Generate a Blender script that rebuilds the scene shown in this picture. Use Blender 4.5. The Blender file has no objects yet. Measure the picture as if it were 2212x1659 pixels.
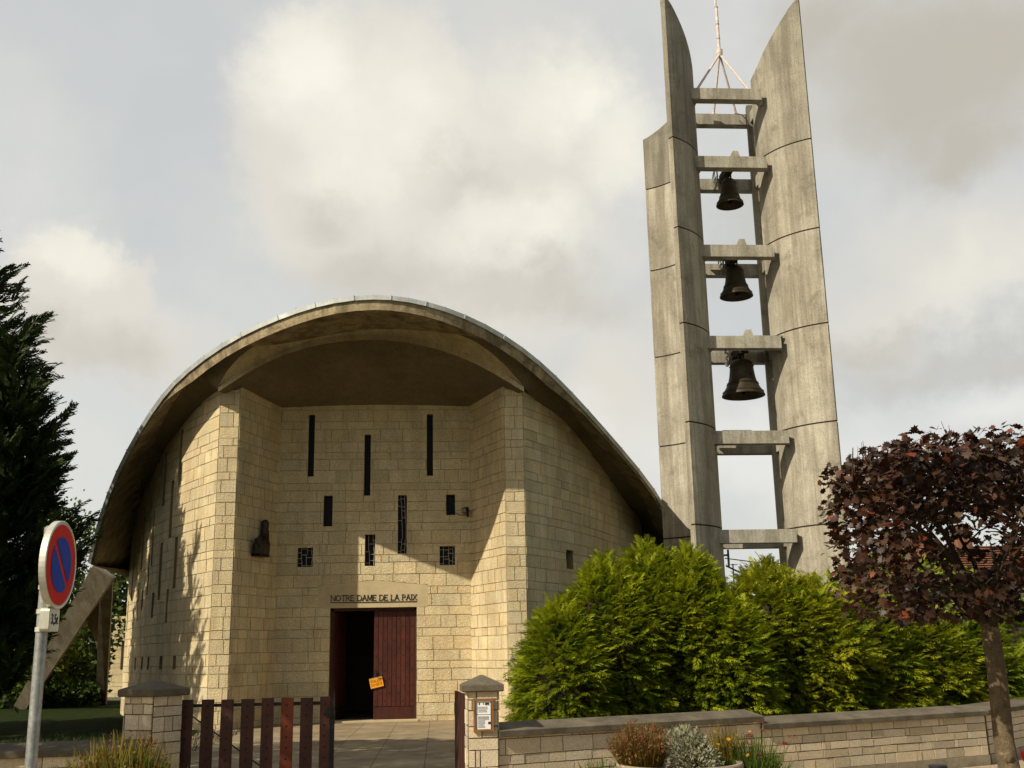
import bpy, math, random
import numpy as np
from mathutils import Vector, Matrix, noise as mnoise
R=math.radians
random.seed(7); np.random.seed(7)
scene=bpy.context.scene; COL=scene.collection
V=Vector
# ------------------------------------------------------------------ camera
YAW,PITCH,ROLL,EYE,FPX=R(4),R(13.8),R(1.1),1.6,2367.0
fw=V((math.sin(YAW)*math.cos(PITCH),math.cos(YAW)*math.cos(PITCH),math.sin(PITCH)))
rt0=V((math.cos(YAW),-math.sin(YAW),0)); up0=rt0.cross(fw)
RT=rt0*math.cos(ROLL)-up0*math.sin(ROLL); UP=up0*math.cos(ROLL)+rt0*math.sin(ROLL)
CAM=V((0,0,EYE))
def ray(x,y):
    return (fw*FPX+RT*(x-1106.)-UP*(y-829.5)).normalized()
def aY(x,y,Y):                       # survey helper: sight line met with the plane at distance Y
    d=ray(x,y); return CAM+d*(Y/d.y)
def aZ(x,y,Z=0.):
    d=ray(x,y); return CAM+d*((Z-EYE)/d.z)
cam=bpy.data.cameras.new('camera'); co=bpy.data.objects.new('camera',cam); COL.objects.link(co)
cam.sensor_width=36; cam.lens=36*FPX/2212; cam.clip_end=3000; cam.clip_start=.1
m3=Matrix((RT,UP,-fw)).transposed(); co.matrix_world=Matrix.Translation(CAM)@m3.to_4x4()
scene.camera=co
scene.render.resolution_x=1024; scene.render.resolution_y=768
# ------------------------------------------------------------------ objects
WO={}
def props(o,label=None,cat=None,group=None,kind=None):
    if label: o['label']=label
    if cat: o['category']=cat
    if group: o['group']=group
    if kind: o['kind']=kind
    return o
def thing(name,label,cat,loc=(0,0,0),group=None):
    o=bpy.data.objects.new(name,None); COL.objects.link(o); o.location=loc; o.empty_display_size=.3
    WO[o.name]=V(loc); return props(o,label,cat,group)
def link(name,me,mats,parent=None,smooth=False):
    o=bpy.data.objects.new(name,me); COL.objects.link(o)
    for m in (mats if isinstance(mats,(list,tuple)) else [mats]): me.materials.append(m)
    if parent is not None:
        o.parent=parent; WO[o.name]=WO[parent.name]
    else: WO[o.name]=V((0,0,0))
    if smooth: me.shade_smooth()
    return o
class MB:
    def __init__(s): s.v=[]; s.f=[]; s.t=[]; s.mi=[]
    def face(s,pts,tint=None,mi=0):
        n=len(s.v); s.v+= [tuple(p) for p in pts]; s.f.append(tuple(range(n,n+len(pts)))); s.t.append(tint or (1,1,1)); s.mi.append(mi)
    def raw(s,vs,fs,tint=None,mi=0):
        n=len(s.v); s.v+=[tuple(p) for p in vs]
        for f in fs: s.f.append(tuple(n+i for i in f)); s.t.append(tint or (1,1,1)); s.mi.append(mi)
    def box(s,c,size,ax=None,tint=None,mi=0,taper=1.):
        c=V(c); a=[V((1,0,0)),V((0,1,0)),V((0,0,1))] if ax is None else [V(q) for q in ax]
        vs=[]
        for k in (-1,1):
            q=taper if k>0 else 1.
            for i,j in ((-1,-1),(1,-1),(1,1),(-1,1)):
                vs.append(c+a[0]*(i*size[0]/2*q)+a[1]*(j*size[1]/2*q)+a[2]*(k*size[2]/2))
        s.raw(vs,[(3,2,1,0),(4,5,6,7),(0,1,5,4),(1,2,6,5),(2,3,7,6),(3,0,4,7)],tint,mi)
    def tube(s,pts,rs,n=10,cap=True,tint=None,mi=0):
        pts=[V(p) for p in pts]
        if not isinstance(rs,(list,tuple)): rs=[rs]*len(pts)
        rows=[]; ref=None
        for i,p in enumerate(pts):
            d=(pts[min(i+1,len(pts)-1)]-pts[max(i-1,0)]).normalized()
            if ref is None:
                ref=V((0,0,1)) if abs(d.z)<.9 else V((1,0,0))
            u=(ref-d*ref.dot(d)).normalized(); ref=u; w=d.cross(u)
            rows.append([p+(u*math.cos(2*math.pi*k/n)+w*math.sin(2*math.pi*k/n))*rs[i] for k in range(n)])
        s.loft(rows,True,tint,mi)
        if cap:
            s.face(list(reversed(rows[0])),tint,mi); s.face(rows[-1],tint,mi)
    def loft(s,rows,closed=False,tint=None,mi=0):
        n=len(rows[0]); vs=[p for r in rows for p in r]; fs=[]
        for i in range(len(rows)-1):
            for k in range(n if closed else n-1):
                a=i*n+k; b=i*n+(k+1)%n; fs.append((a,b,b+n,a+n))
        s.raw(vs,fs,tint,mi)
    def lathe(s,c,prof,n=24,ax=V((0,0,1)),tint=None,mi=0):
        c=V(c); ax=V(ax).normalized(); u=(V((0,1,0)) if abs(ax.y)<.9 else V((1,0,0))).cross(ax).normalized(); w=ax.cross(u)
        rows=[[c+ax*h+(u*math.cos(2*math.pi*k/n)+w*math.sin(2*math.pi*k/n))*r for k in range(n)] for r,h in prof]
        s.loft(rows,True,tint,mi)
    def prism(s,poly,off,tint=None,mi=0):
        poly=[V(p) for p in poly]; off=V(off); q=[p+off for p in poly]; n=len(poly)
        s.face(poly,tint,mi); s.face(list(reversed(q)),tint,mi)
        for i in range(n): s.face([poly[(i+1)%n],poly[i],q[i],q[(i+1)%n]],tint,mi)
    def build(s,name,mats,parent=None,smooth=False,weld=False):
        o0=WO[parent.name] if parent is not None else V((0,0,0))
        me=bpy.data.meshes.new(name)
        me.from_pydata([(v[0]-o0.x,v[1]-o0.y,v[2]-o0.z) for v in s.v],[],s.f)
        at=me.color_attributes.new('tint','FLOAT_COLOR','CORNER')
        arr=np.empty((len(me.loops),4),dtype=np.float32); i=0
        for f,t in zip(s.f,s.t):
            arr[i:i+len(f),:3]=t; arr[i:i+len(f),3]=1; i+=len(f)
        at.data.foreach_set('color',arr.ravel())
        me.polygons.foreach_set('material_index',s.mi)
        if weld:
            import bmesh
            bm=bmesh.new(); bm.from_mesh(me); bmesh.ops.remove_doubles(bm,verts=bm.verts,dist=.0004); bmesh.ops.recalc_face_normals(bm,faces=bm.faces); bm.to_mesh(me); bm.free()
        me.update()
        return link(name,me,mats,parent,smooth)
def fast(name,v,f,tint,mat,parent=None):
    """v (N,3) float, f (M,k) int, tint (M,3)"""
    o0=WO[parent.name] if parent is not None else V((0,0,0))
    v=np.asarray(v,dtype=np.float32)-np.array(o0,dtype=np.float32); f=np.asarray(f,dtype=np.int32)
    me=bpy.data.meshes.new(name); M,k=f.shape
    me.vertices.add(len(v)); me.vertices.foreach_set('co',v.ravel())
    me.loops.add(M*k); me.loops.foreach_set('vertex_index',f.ravel())
    me.polygons.add(M); me.polygons.foreach_set('loop_start',np.arange(0,M*k,k,dtype=np.int32))
    me.update(calc_edges=True)
    at=me.color_attributes.new('tint','FLOAT_COLOR','CORNER')
    c=np.ones((M,k,4),dtype=np.float32); c[:,:,:3]=np.asarray(tint,dtype=np.float32)[:,None,:]
    at.data.foreach_set('color',c.ravel()); me.validate()
    return link(name,me,mat,parent)
# ------------------------------------------------------------------ materials
def newmat(name):
    m=bpy.data.materials.new(name); m.use_nodes=True; nt=m.node_tree
    return m,nt,nt.nodes['Principled BSDF']
def N(nt,t,**k):
    n=nt.nodes.new(t)
    for a,b in k.items():
        if a in n.inputs: n.inputs[a].default_value=b
        else: setattr(n,a,b)
    return n
def mixc(nt,a,b,fac,mode='MIX'):
    n=nt.nodes.new('ShaderNodeMix'); n.data_type='RGBA'; n.blend_type=mode
    for sock,val in ((n.inputs[6],a),(n.inputs[7],b),(n.inputs[0],fac)):
        if hasattr(val,'links'): nt.links.new(val,sock)
        else: sock.default_value=(*val,1) if isinstance(val,tuple) and len(val)==3 else val
    return n.outputs[2]
def math_(nt,op,a,b=None,clamp=False):
    n=nt.nodes.new('ShaderNodeMath'); n.operation=op; n.use_clamp=clamp
    for i,val in enumerate((a,b)):
        if val is None: continue
        if hasattr(val,'links'): nt.links.new(val,n.inputs[i])
        else: n.inputs[i].default_value=val
    return n.outputs[0]
def nz(nt,scale,detail=4,rough=.6,sc=(1,1,1),dist=0,coord='Object'):
    tc=N(nt,'ShaderNodeTexCoord'); mp=N(nt,'ShaderNodeMapping'); mp.inputs['Scale'].default_value=sc
    nt.links.new(tc.outputs[coord],mp.inputs[0])
    n=N(nt,'ShaderNodeTexNoise',Scale=scale,Detail=detail,Roughness=rough,Distortion=dist); nt.links.new(mp.outputs[0],n.inputs['Vector'])
    return n.outputs['Fac']
def ramp(nt,fac,lo,hi):
    n=N(nt,'ShaderNodeMapRange'); n.inputs[1].default_value=lo; n.inputs[2].default_value=hi; n.interpolation_type='SMOOTHSTEP'
    nt.links.new(fac,n.inputs[0]); return n.outputs[0]
def bump(nt,bs,h,strength,dist=.01):
    b=N(nt,'ShaderNodeBump',Strength=strength,Distance=dist); nt.links.new(h,b.inputs['Height']); nt.links.new(b.outputs[0],bs.inputs['Normal'])
def tinted(nt,col):
    a=N(nt,'ShaderNodeAttribute',attribute_name='tint')
    return mixc(nt,col,a.outputs['Color'],1.,'MULTIPLY')
def mat(name,c,rough=.8,var=.25,vs=3.,bs_=40.,bst=.3,bd=.01,metal=0.,streak=None,streak2=None,stain=None,tint=True,spec=.3,grain=0):
    m,nt,b=newmat(name)
    f=ramp(nt,nz(nt,vs,6,.65),.3,.7)
    col=mixc(nt,tuple(x*(1-var) for x in c),tuple(min(1,x*(1+var)) for x in c),f)
    if streak2:
        s=ramp(nt,nz(nt,streak2[0],3,.8,(1,1,streak2[1])),.42,.6); col=mixc(nt,col,streak2[2],math_(nt,'MULTIPLY',s,streak2[3]))
    if streak:
        s=ramp(nt,nz(nt,streak[0],4,.7,(1,1,streak[1])),.38,.66)
        col=mixc(nt,col,streak[2],math_(nt,'MULTIPLY',s,streak[3]))
    if stain:
        s=ramp(nt,nz(nt,stain[0],5,.7,dist=.5),stain[1],stain[2]); col=mixc(nt,col,stain[3],math_(nt,'MULTIPLY',s,stain[4]))
    if grain:
        g=nz(nt,grain,3,.8); g=ramp(nt,g,.35,.65); col=mixc(nt,mixc(nt,col,(.45,.43,.4),1.,'MULTIPLY'),col,math_(nt,'ADD',math_(nt,'MULTIPLY',g,.5),.5))
    if tint: col=tinted(nt,col)
    nt.links.new(col,b.inputs['Base Color'])
    b.inputs['Roughness'].default_value=rough; b.inputs['Metallic'].default_value=metal
    b.inputs['Specular IOR Level'].default_value=spec
    if bst: bump(nt,b,nz(nt,bs_,5,.7),bst,bd)
    return m
STONE=mat('limestone',(.70,.575,.35),.9,.10,1.3,30,1.,.03,streak=(1.6,.18,(.42,.32,.18),.4),stain=(1.1,.5,.75,(.40,.31,.18),.4),grain=34)
MORTAR=mat('mortar',(.38,.305,.19),.95,.2,4,60,.4,tint=False)
BRICK=mat('garden_wall_stone',(.64,.53,.37),.9,.1,2.,40,.6,.01,stain=(2.5,.52,.8,(.30,.21,.12),.5),grain=60)
BMORT=mat('garden_wall_mortar',(.16,.12,.075),.95,.2,4,60,.4,tint=False)
CONC=mat('board_marked_concrete',(.44,.41,.335),.9,.18,.9,60,.35,.01,streak=(2.2,.10,(.17,.145,.105),.6),streak2=(11.,.02,(.27,.24,.185),.4),stain=(1.3,.5,.74,(.13,.115,.085),.6),grain=26)
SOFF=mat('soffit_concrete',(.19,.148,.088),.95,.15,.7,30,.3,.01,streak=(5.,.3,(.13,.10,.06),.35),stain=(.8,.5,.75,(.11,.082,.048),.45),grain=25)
FASCI=mat('inner_arch_concrete',(.60,.50,.32),.9,.15,1.6,40,.4,.01,streak=(3.,.12,(.25,.2,.12),.4),grain=24)
FASC=mat('fascia_concrete',(.40,.32,.19),.9,.2,1.2,40,.4,.01,streak=(3.,.12,(.16,.12,.075),.8),stain=(2.2,.47,.66,(.15,.11,.065),.85),grain=20)
PLAST=mat('lintel_concrete',(.44,.35,.21),.9,.12,2.,50,.3,.005)
COPE=mat('coping_concrete',(.125,.103,.072),.95,.3,3.,70,.6,.008,stain=(5.,.5,.7,(.19,.16,.11),.5),grain=70)
ZINC=mat('zinc_flashing',(.52,.54,.52),.5,.22,1.6,20,.15,metal=.3,streak=(3.,.3,(.33,.34,.33),.5))
DOORM=mat('red_brown_door_paint',(.068,.014,.007),.55,.25,2.,30,.2,streak=(9.,.05,(.035,.008,.005),.6))
DARKM=mat('dark_door_panel',(.055,.018,.010),.6,.25,2.,30,.2)
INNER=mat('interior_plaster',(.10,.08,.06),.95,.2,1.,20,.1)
GATEW=mat('stained_gate_board',(.056,.0175,.0115),.6,.3,3.,40,.3,streak=(14.,.04,(.03,.01,.006),.6))
IRON=mat('dark_iron',(.012,.012,.014),.5,.3,8,80,.3,metal=.4)
BRONZE=mat('dark_bronze',(.045,.034,.020),.55,.4,3.,30,.4,metal=.5,stain=(4,.5,.7,(.045,.05,.02),.5))
GALV=mat('galvanised_steel',(.42,.43,.42),.45,.15,6,50,.1,metal=.7,streak=(14.,.2,(.26,.26,.25),.5),grain=40)
MASTM=mat('faded_mast_paint',(.52,.42,.36),.6,.12,5,40,.1,stain=(9.,.5,.6,(.75,.66,.58),.6))
WHITEP=mat('paper_white',(.70,.70,.69),.7,.05,8,20,.0,stain=(6,.5,.8,(.55,.56,.57),.4))
GREYINK=mat('grey_ink',(.30,.30,.31),.8,.1,8,20,.0)
BLACKINK=mat('black_ink',(.02,.02,.02),.7,.1,8,20,.0)
OAK=mat('notice_frame_wood',(.20,.085,.025),.6,.3,6,40,.3)
ORANGE=mat('orange_card',(.78,.30,.01),.6,.06,8,20,.0)
ORINK=mat('dark_orange_ink',(.42,.11,.01),.7,.05,8,20,.0)
REDS=mat('sign_red',(.50,.016,.010),.6,.06,8,20,.0,spec=.12)
BLUES=mat('sign_blue',(.012,.045,.30),.6,.08,5,20,.0,spec=.12)
SIGNW=mat('sign_white',(.60,.59,.52),.5,.06,6,20,.0,stain=(14,.5,.75,(.42,.40,.32),.5))
ALU=mat('sign_aluminium',(.62,.60,.50),.42,.12,5,20,.1,metal=.5,streak=(12.,.2,(.36,.34,.27),.5))
LEAD=mat('window_leading',(.42,.38,.30),.6,.1,9,20,.0,metal=.3)
BARK=mat('grey_bark',(.115,.085,.05),.95,.3,7,60,.8,.01,stain=(9.,.55,.68,(.26,.2,.12),.8),grain=50)
DBARK=mat('dark_bark',(.035,.024,.014),.95,.3,7,60,.6,.01)
TILE=mat('red_roof_tiles',(.19,.085,.05),.85,.3,3,30,.4)
RENDER=mat('house_render',(.55,.48,.34),.9,.1,2,30,.2)
BLACKP=mat('black_bollard_paint',(.015,.016,.017),.4,.2,5,20,.05)
REDP=mat('red_ball_paint',(.50,.015,.012),.35,.1,5,20,.05)
PLANTC=mat('planter_concrete',(.33,.27,.19),.9,.2,5,60,.5,.006,grain=60)
SOIL=mat('soil',(.05,.035,.022),.95,.3,8,40,.6)
m,nt,b=newmat('window_glass'); GLASS=m
b.inputs['Base Color'].default_value=(.012,.012,.014,1); b.inputs['Roughness'].default_value=.5; b.inputs['Specular IOR Level'].default_value=.12
def leafmat(name,c,trans=.35,rough=.6,spec=.25,c2=None):
    m,nt,b=newmat(name)
    f=ramp(nt,nz(nt,2.2,3,.6),.3,.7)
    col=mixc(nt,tuple(x*.7 for x in c),c2 or tuple(x*1.25 for x in c),f); col=tinted(nt,col)
    nt.links.new(col,b.inputs['Base Color']); b.inputs['Roughness'].default_value=rough; b.inputs['Specular IOR Level'].default_value=spec
    tr=N(nt,'ShaderNodeBsdfTranslucent'); nt.links.new(col,tr.inputs[0])
    mx=N(nt,'ShaderNodeMixShader'); mx.inputs[0].default_value=trans
    out=nt.nodes['Material Output']
    nt.links.new(b.outputs[0],mx.inputs[1]); nt.links.new(tr.outputs[0],mx.inputs[2]); nt.links.new(mx.outputs[0],out.inputs[0])
    return m
THUJA=leafmat('thuja_foliage',(.15,.195,.014),.38,.6,.15,c2=(.25,.275,.016))
DARKCON=leafmat('dark_conifer_foliage',(.026,.042,.010),.12,.7)
MAPLE=leafmat('purple_maple_leaf',(.038,.018,.010),.08,.5,.3)
BUSHG=leafmat('green_bush_leaf',(.075,.105,.02),.3)
SILVER=leafmat('silver_leaf',(.27,.27,.17),.2)
DRYG=leafmat('brown_grass_stem',(.13,.10,.028),.25)
FLOWY=leafmat('yellow_petal',(.75,.36,.01),.3)
PINKF=leafmat('pink_petal',(.45,.08,.16),.3)
CREAMF=leafmat('cream_flower_head',(.50,.40,.20),.3)
RUSTF=leafmat('rust_flower_head',(.22,.075,.035),.2)
GRASSM=leafmat('lawn_grass',(.019,.031,.006),.2)
# ------------------------------------------------------------------ masonry walls
def catmull(P,n=14):
    P=[V((p[0],p[1],0)) for p in P]; out=[]
    for i in range(len(P)-1):
        a=P[i-1] if i else P[0]*2-P[1]; b=P[i]; c=P[i+1]; d=P[i+2] if i+2<len(P) else P[-1]*2-P[-2]
        for k in range(n):
            t=k/n; out.append(.5*((2*b)+(c-a)*t+(2*a-5*b+4*c-d)*t*t+(3*b-a-3*c+d)*t**3))
    out.append(P[-1]); return out
class Path:
    def __init__(s,pts,flip=1):
        s.p=[V((p[0],p[1],0)) for p in pts]; s.L=[0]
        for a,b in zip(s.p,s.p[1:]): s.L.append(s.L[-1]+(b-a).length)
        s.len=s.L[-1]; s.flip=flip
    def seg(s,q):
        i=0
        while i<len(s.L)-2 and s.L[i+1]<q: i+=1
        return i
    def at(s,q):
        i=s.seg(q); a,b=s.p[i],s.p[i+1]; return a+(b-a)*((q-s.L[i])/(s.L[i+1]-s.L[i]))
    def nrm(s,q):
        if len(s.p)>2:
            d=s.at(min(q+.3,s.len))-s.at(max(q-.3,0))
        else: d=s.p[1]-s.p[0]
        d.normalize(); return V((d.y,-d.x,0))*s.flip
    def hit(s,x,y):               # arc length and height where a sight line meets the wall
        d=ray(x,y); best=None
        f=lambda p:(p.x-CAM.x)*d.y-(p.y-CAM.y)*d.x
        for i in range(len(s.p)-1):
            fa,fb=f(s.p[i]),f(s.p[i+1])
            if fa*fb<=0 and fa!=fb:
                t=fa/(fa-fb); p=s.p[i].lerp(s.p[i+1],t)
                q=s.L[i]+t*(s.L[i+1]-s.L[i]); z=EYE+d.z*(math.hypot(p.x,p.y)/math.hypot(d.x,d.y))
                if best is None: best=(q,z)
        return best
def rdiff(rs,h):
    out=[]
    for a0,a1,b0,b1 in rs:
        h0,h1,k0,k1=h
        if h1<=a0 or h0>=a1 or k1<=b0 or k0>=b1: out.append((a0,a1,b0,b1)); continue
        if h0>a0: out.append((a0,h0,b0,b1))
        if h1<a1: out.append((h1,a1,b0,b1))
        m0,m1=max(a0,h0),min(a1,h1)
        if k0>b0: out.append((m0,m1,b0,k0))
        if k1<b1: out.append((m0,m1,k1,b1))
    return out
def wall(name,path,top,holes,courses,mats,parent,thick=.45,z0=-.1,blk=(.35,.85),seed=1,gap=.017,proud=(.010,.022),ds=None,noblk=(),tv=.042,rnd=True,plain=None):
    """one wall: mortar body with openings and a face of dressed blocks. holes=(s0,s1,z0,z1)"""
    rn=random.Random(seed); L=path.len; T=top if callable(top) else (lambda q:top)
    mb=MB()
    P=lambda q,z,o: path.at(q)+path.nrm(q)*o+V((0,0,z))
    br={0.,L}
    for h in holes: br|={max(0,h[0]),min(L,h[1])}
    if ds:
        k=ds
        while k<L: br.add(k); k+=ds
    br=sorted(br); br=[b for i,b in enumerate(br) if i==0 or b-br[i-1]>1e-5]
    for a,b in zip(br,br[1:]):
        mid=(a+b)/2; segs=[]; z=z0
        for h in sorted([h for h in holes if h[0]<mid<h[1]],key=lambda h:h[2]):
            segs.append((z,h[2])); z=h[3]
        segs.append((z,None))
        for u,w in segs:
            wa,wb=(w,w) if w is not None else (T(a),T(b))
            if max(wa,wb)<=u: continue
            wa=max(wa,u);wb=max(wb,u)
            mb.face([P(a,u,0),P(b,u,0),P(b,wb,0),P(a,wa,0)],mi=1)
            mb.face([P(b,u,-thick),P(a,u,-thick),P(a,wa,-thick),P(b,wb,-thick)],mi=1)
            if w is None: mb.face([P(a,wa,0),P(b,wb,0),P(b,wb,-thick),P(a,wa,-thick)],mi=1)
    for q in (0.,L): mb.face([P(q,z0,0),P(q,T(q),0),P(q,T(q),-thick),P(q,z0,-thick)],mi=1)
    for h in holes:
        a,b,u,w=h; t=(.5,.44,.36)
        mb.face([P(a,u,.004),P(b,u,.004),P(b,u,-thick),P(a,u,-thick)],t); mb.face([P(a,w,.004),P(b,w,.004),P(b,w,-thick),P(a,w,-thick)],t)
        mb.face([P(a,u,.004),P(a,w,.004),P(a,w,-thick),P(a,u,-thick)],t); mb.face([P(b,u,.004),P(b,w,.004),P(b,w,-thick),P(b,u,-thick)],t)
    z=z0
    ci=0
    mt=max(T(q) for q in br)
    while z<mt:
        h=courses[ci%len(courses)]*(1+rn.uniform(-.04,.04) if rnd else 1); ci+=1; z1=z+h
        q=-rn.uniform(0,blk[0])
        while q<L:
            w=rn.uniform(*blk) if rn.random()>.12 else rn.uniform(.4,.6)*blk[0]
            if L-(q+w)<.12: w=L-q+.01
            rs=[(max(q,0)+gap/2,min(q+w,L)-gap/2,z+gap/2,z1-gap/2)]; q+=w
            for hh in list(holes)+list(noblk): 
                rs2=rdiff(rs,(hh[0]-.002,hh[1]+.002,hh[2]-.002,hh[3]+.002)); rs=rs2
            b_=rn.gauss(1,tv); wr=rn.gauss(0,.018); t=(b_*(1+wr),b_,b_*(1-wr*1.6)); pr=rn.uniform(*proud)
            for s0,s1,u,v in rs:
                if s1-s0<.02 or v-u<.02: continue
                ta,tb=T(s0)+.02,T(s1)+.02
                if ta<=u and tb<=u: continue
                va,vb=max(u,min(v,ta)),max(u,min(v,tb)); j=[rn.uniform(-.003,.003) for _ in range(4)]
                f=[P(s0,u+j[0],pr),P(s1,u+j[1],pr),P(s1,vb+j[2],pr),P(s0,va+j[3],pr)]
                g=[P(s0,u+j[0],-.002),P(s1,u+j[1],-.002),P(s1,vb+j[2],-.002),P(s0,va+j[3],-.002)]
                mb.face(f,t)
                for k in range(4): mb.face([g[k],g[(k+1)%4],f[(k+1)%4],f[k]],tuple(x*.9 for x in t))
        z=z1
    return mb.build(name,list(mats),parent)
def interp(tab,x):
    if x<=tab[0][0]: return tab[0][1]
    for (a,b),(c,d) in zip(tab,tab[1:]):
        if x<=c: return b+(d-b)*(x-a)/(c-a)
    return tab[-1][1]
# ------------------------------------------------------------------ church
X0=-1.6; YB=28.8; YJ=26.75
CH=thing('church','large cream stone church with a domed concrete shell roof and recessed red door','church',(X0,30,0))
jLi,jLo,jRi,jRo=-4.87,-5.33,1.66,2.13
bL,bR=-4.15,.86
crs=[.235,.30,.20,.33,.30,.185,.27,.34,.205,.31]
LP=catmull([(jLo,YJ),(-6.35,28.35),(-7.4,30.3),(-8.4,32.5),(-9.3,34.7),(-9.95,36.6),(-10.4,38.5),(-10.75,41),(-11,45),(-11,50)])
pL=Path([(p[0],p[1]) for p in LP],flip=-1)
pR=Path([(2*X0-p[0],p[1]) for p in LP],flip=1)
# junction of wall and soffit
JL=[(470,845),(443,867),(406,907),(388,929),(359,969),(333,1024),(311,1071),(293,1115),(271,1173),(262,1205)]
JR=[(1132,845),(1157,866),(1223,915),(1271,975),(1314,1032),(1357,1095),(1386,1138)]
tL=[pL.hit(*p) for p in JL]; tL=[(0.,tL[0][1])]+[t for t in tL if t and t[0]>.15]
tL.sort(); 
tR=[pR.hit(*p) for p in JR]; tR=[(0.,tR[0][1] if tR[0] else 7.95)]+[t for t in tR if t and t[0]>.15]
print('TL',[(round(a,2),round(b,2)) for a,b in tL]); print('TR',[(round(a,2),round(b,2)) for a,b in tR])
lastL=tL[-1]; tL.append((pL.len*.62,min(lastL[1],4.6))); tL.append((pL.len,4.6))
tR+= [t for t in tL if t[0]>tR[-1][0]+.8]
# slit windows of the curved left wall, as surveyed (x0,x1,y0,y1)
def c1(x0,x1,y0,y1): return (x0*.375,x1*.375,(1200+y0/2.304)*.864,(1200+y1/2.304)*.864)
def c7(x0,x1,y0,y1): return ((200+x0/2.37)*.864,(200+x1/2.37)*.864,(700+y0/2.37)*.864,(700+y1/2.37)*.864)
S=[c1(1004,1022,330,622),c1(958,970,630,820),c1(918,932,365,690),c1(876,888,650,795),c1(880,888,180,490),c1(855,861,400,660),c1(822,830,220,515),c1(818,825,632,750),c1(795,801,592,810),c1(765,771,425,690),c1(768,775,740,835),c1(735,741,702,870),c1(712,718,740,890),c1(686,691,840,945),c1(700,704,700,800),
   c7(590,606,895,1215),c7(495,512,1035,1335),c7(536,552,1195,1525),c7(417,424,1270,1490),c7(440,447,1365,1560),c7(376,382,1410,1640),
   c1(997,1015,1015,1092),c1(920,938,1016,1092),c1(850,862,1019,1092),c1(815,825,1020,1092),c1(778,786,1024,1092),c1(745,752,1028,1092),c1(712,718,1030,1092),c1(695,700,1032,1093),c1(680,684,1034,1094),c1(664,668,1036,1094)]
holesL=[]
for x0,x1,y0,y1 in S:
    xm=(x0+x1)/2; a=pL.hit(x0,(y0+y1)/2); b=pL.hit(x1,(y0+y1)/2); u=pL.hit(xm,y1); v=pL.hit(xm,y0)
    if not (a and b and u and v): continue
    w=min(.34,max(.2,abs(a[0]-b[0]))); c=(a[0]+b[0])/2
    h=(c-w/2,c+w/2,u[1],v[1])
    if any(not(h[1]<k[0]-.02 or h[0]>k[1]+.02 or h[3]<k[2]-.02 or h[2]>k[3]+.02) for k in holesL): continue
    if h[3]<interp(tL,c)-.1: holesL.append(h)
a=pR.hit(1222.5,1209);b=pR.hit(1237.5,1209);u=pR.hit(1230,1229);v=pR.hit(1230,1189)
holesR=[(min(a[0],b[0]),max(a[0],b[0]),u[1],v[1])]
q=holesR[0][1]+1.1
while q<pR.len-9:
    zz=.9+2.2*random.random(); holesR.append((q,q+.28,zz,zz+.8+random.random())); q+=1.2
wall('side_wall',pL,lambda q:interp(tL,q),holesL,crs,(STONE,MORTAR),CH,seed=3,ds=.3,blk=(.3,.75))
wall('side_wall',pR,lambda q:interp(tR,q),holesR,crs,(STONE,MORTAR),CH,seed=4,ds=.3,blk=(.4,.95),tv=.06)
def pane(path,h,dep=.26):
    m=MB(); P=lambda q,z,o: path.at(q)+path.nrm(q)*o+V((0,0,z))
    a,b,u,w=h
    m.face([P(a,u,-dep),P(b,u,-dep),P(b,w,-dep),P(a,w,-dep)]); m.face([P(b,u,-dep-.02),P(a,u,-dep-.02),P(a,w,-dep-.02),P(b,w,-dep-.02)])
    return m.build('window',GLASS,CH)
for h in holesL: pane(pL,h)
for h in holesR[:3]: pane(pR,h)
# jambs and splayed returns of the recess
wall('recess_jamb',Path([(jLo,YJ),(jLi,YJ)]),8.02,[],crs,(STONE,MORTAR),CH,seed=11,blk=(.25,.47),thick=.3)
wall('recess_jamb',Path([(jRi,YJ),(jRo,YJ)]),8.02,[],crs,(STONE,MORTAR),CH,seed=12,blk=(.25,.47),thick=.3)
wall('recess_side_wall',Path([(jLi,YJ),(bL,YB)]),8.1,[],crs,(STONE,MORTAR),CH,seed=11,blk=(.22,.5))
wall('recess_side_wall',Path([(bR,YB),(jRi,YJ)]),8.1,[],crs,(STONE,MORTAR),CH,seed=11,blk=(.22,.5))
# back wall
pB=Path([(bL,YB),(bR,YB)])
def c2(x0,x1,y0,y1):
    f=lambda x,y: aY(483.9+x*.3125,829.5+y*.3125,YB); p=f(x0,y1);q=f(x1,y0); ym=(y0+y1)/2
    return (f(x0,ym).x-bL,f(x1,ym).x-bL,p.z,q.z)
W=[c2(583,625,213,640),c2(970,1013,350,772),c2(1402,1444,210,635),c2(689,750,772,985),c2(1202,1263,768,1172),c2(1536,1597,765,906),c2(974,1044,1040,1258),c2(509,613,1132,1265),c2(1491,1596,1120,1252)]
dx0,dx1,dz=-2.75,-.55,2.80
lx0,lx1,lz0,lz1,lzm=-3.06,-.27,dz,3.36,3.50
holes=W+[(dx0-bL,dx1-bL,-.2,dz)]
lint=[(lx0-bL,lx1-bL,lz0,lz1)]+[(lx0-bL+(lx1-lx0)*(i+.5)/10-.14,lx0-bL+(lx1-lx0)*(i+.5)/10+.14,lz1-.01,lz1+(lzm-lz1)*(1-abs(i-4.5)/5)) for i in range(10)]
wall('front_wall',pB,8.12,holes,crs,(STONE,MORTAR),CH,seed=21,noblk=lint,thick=.5)
m=MB(); y=YB-.014
m.prism([(lx0,y,lz0+.003),(lx1,y,lz0+.003),(lx1,y,lz1),((lx0+lx1)/2,y,lzm),(lx0,y,lz1)],(0,.03,0)); m.build('lintel',PLAST,CH)
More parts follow.
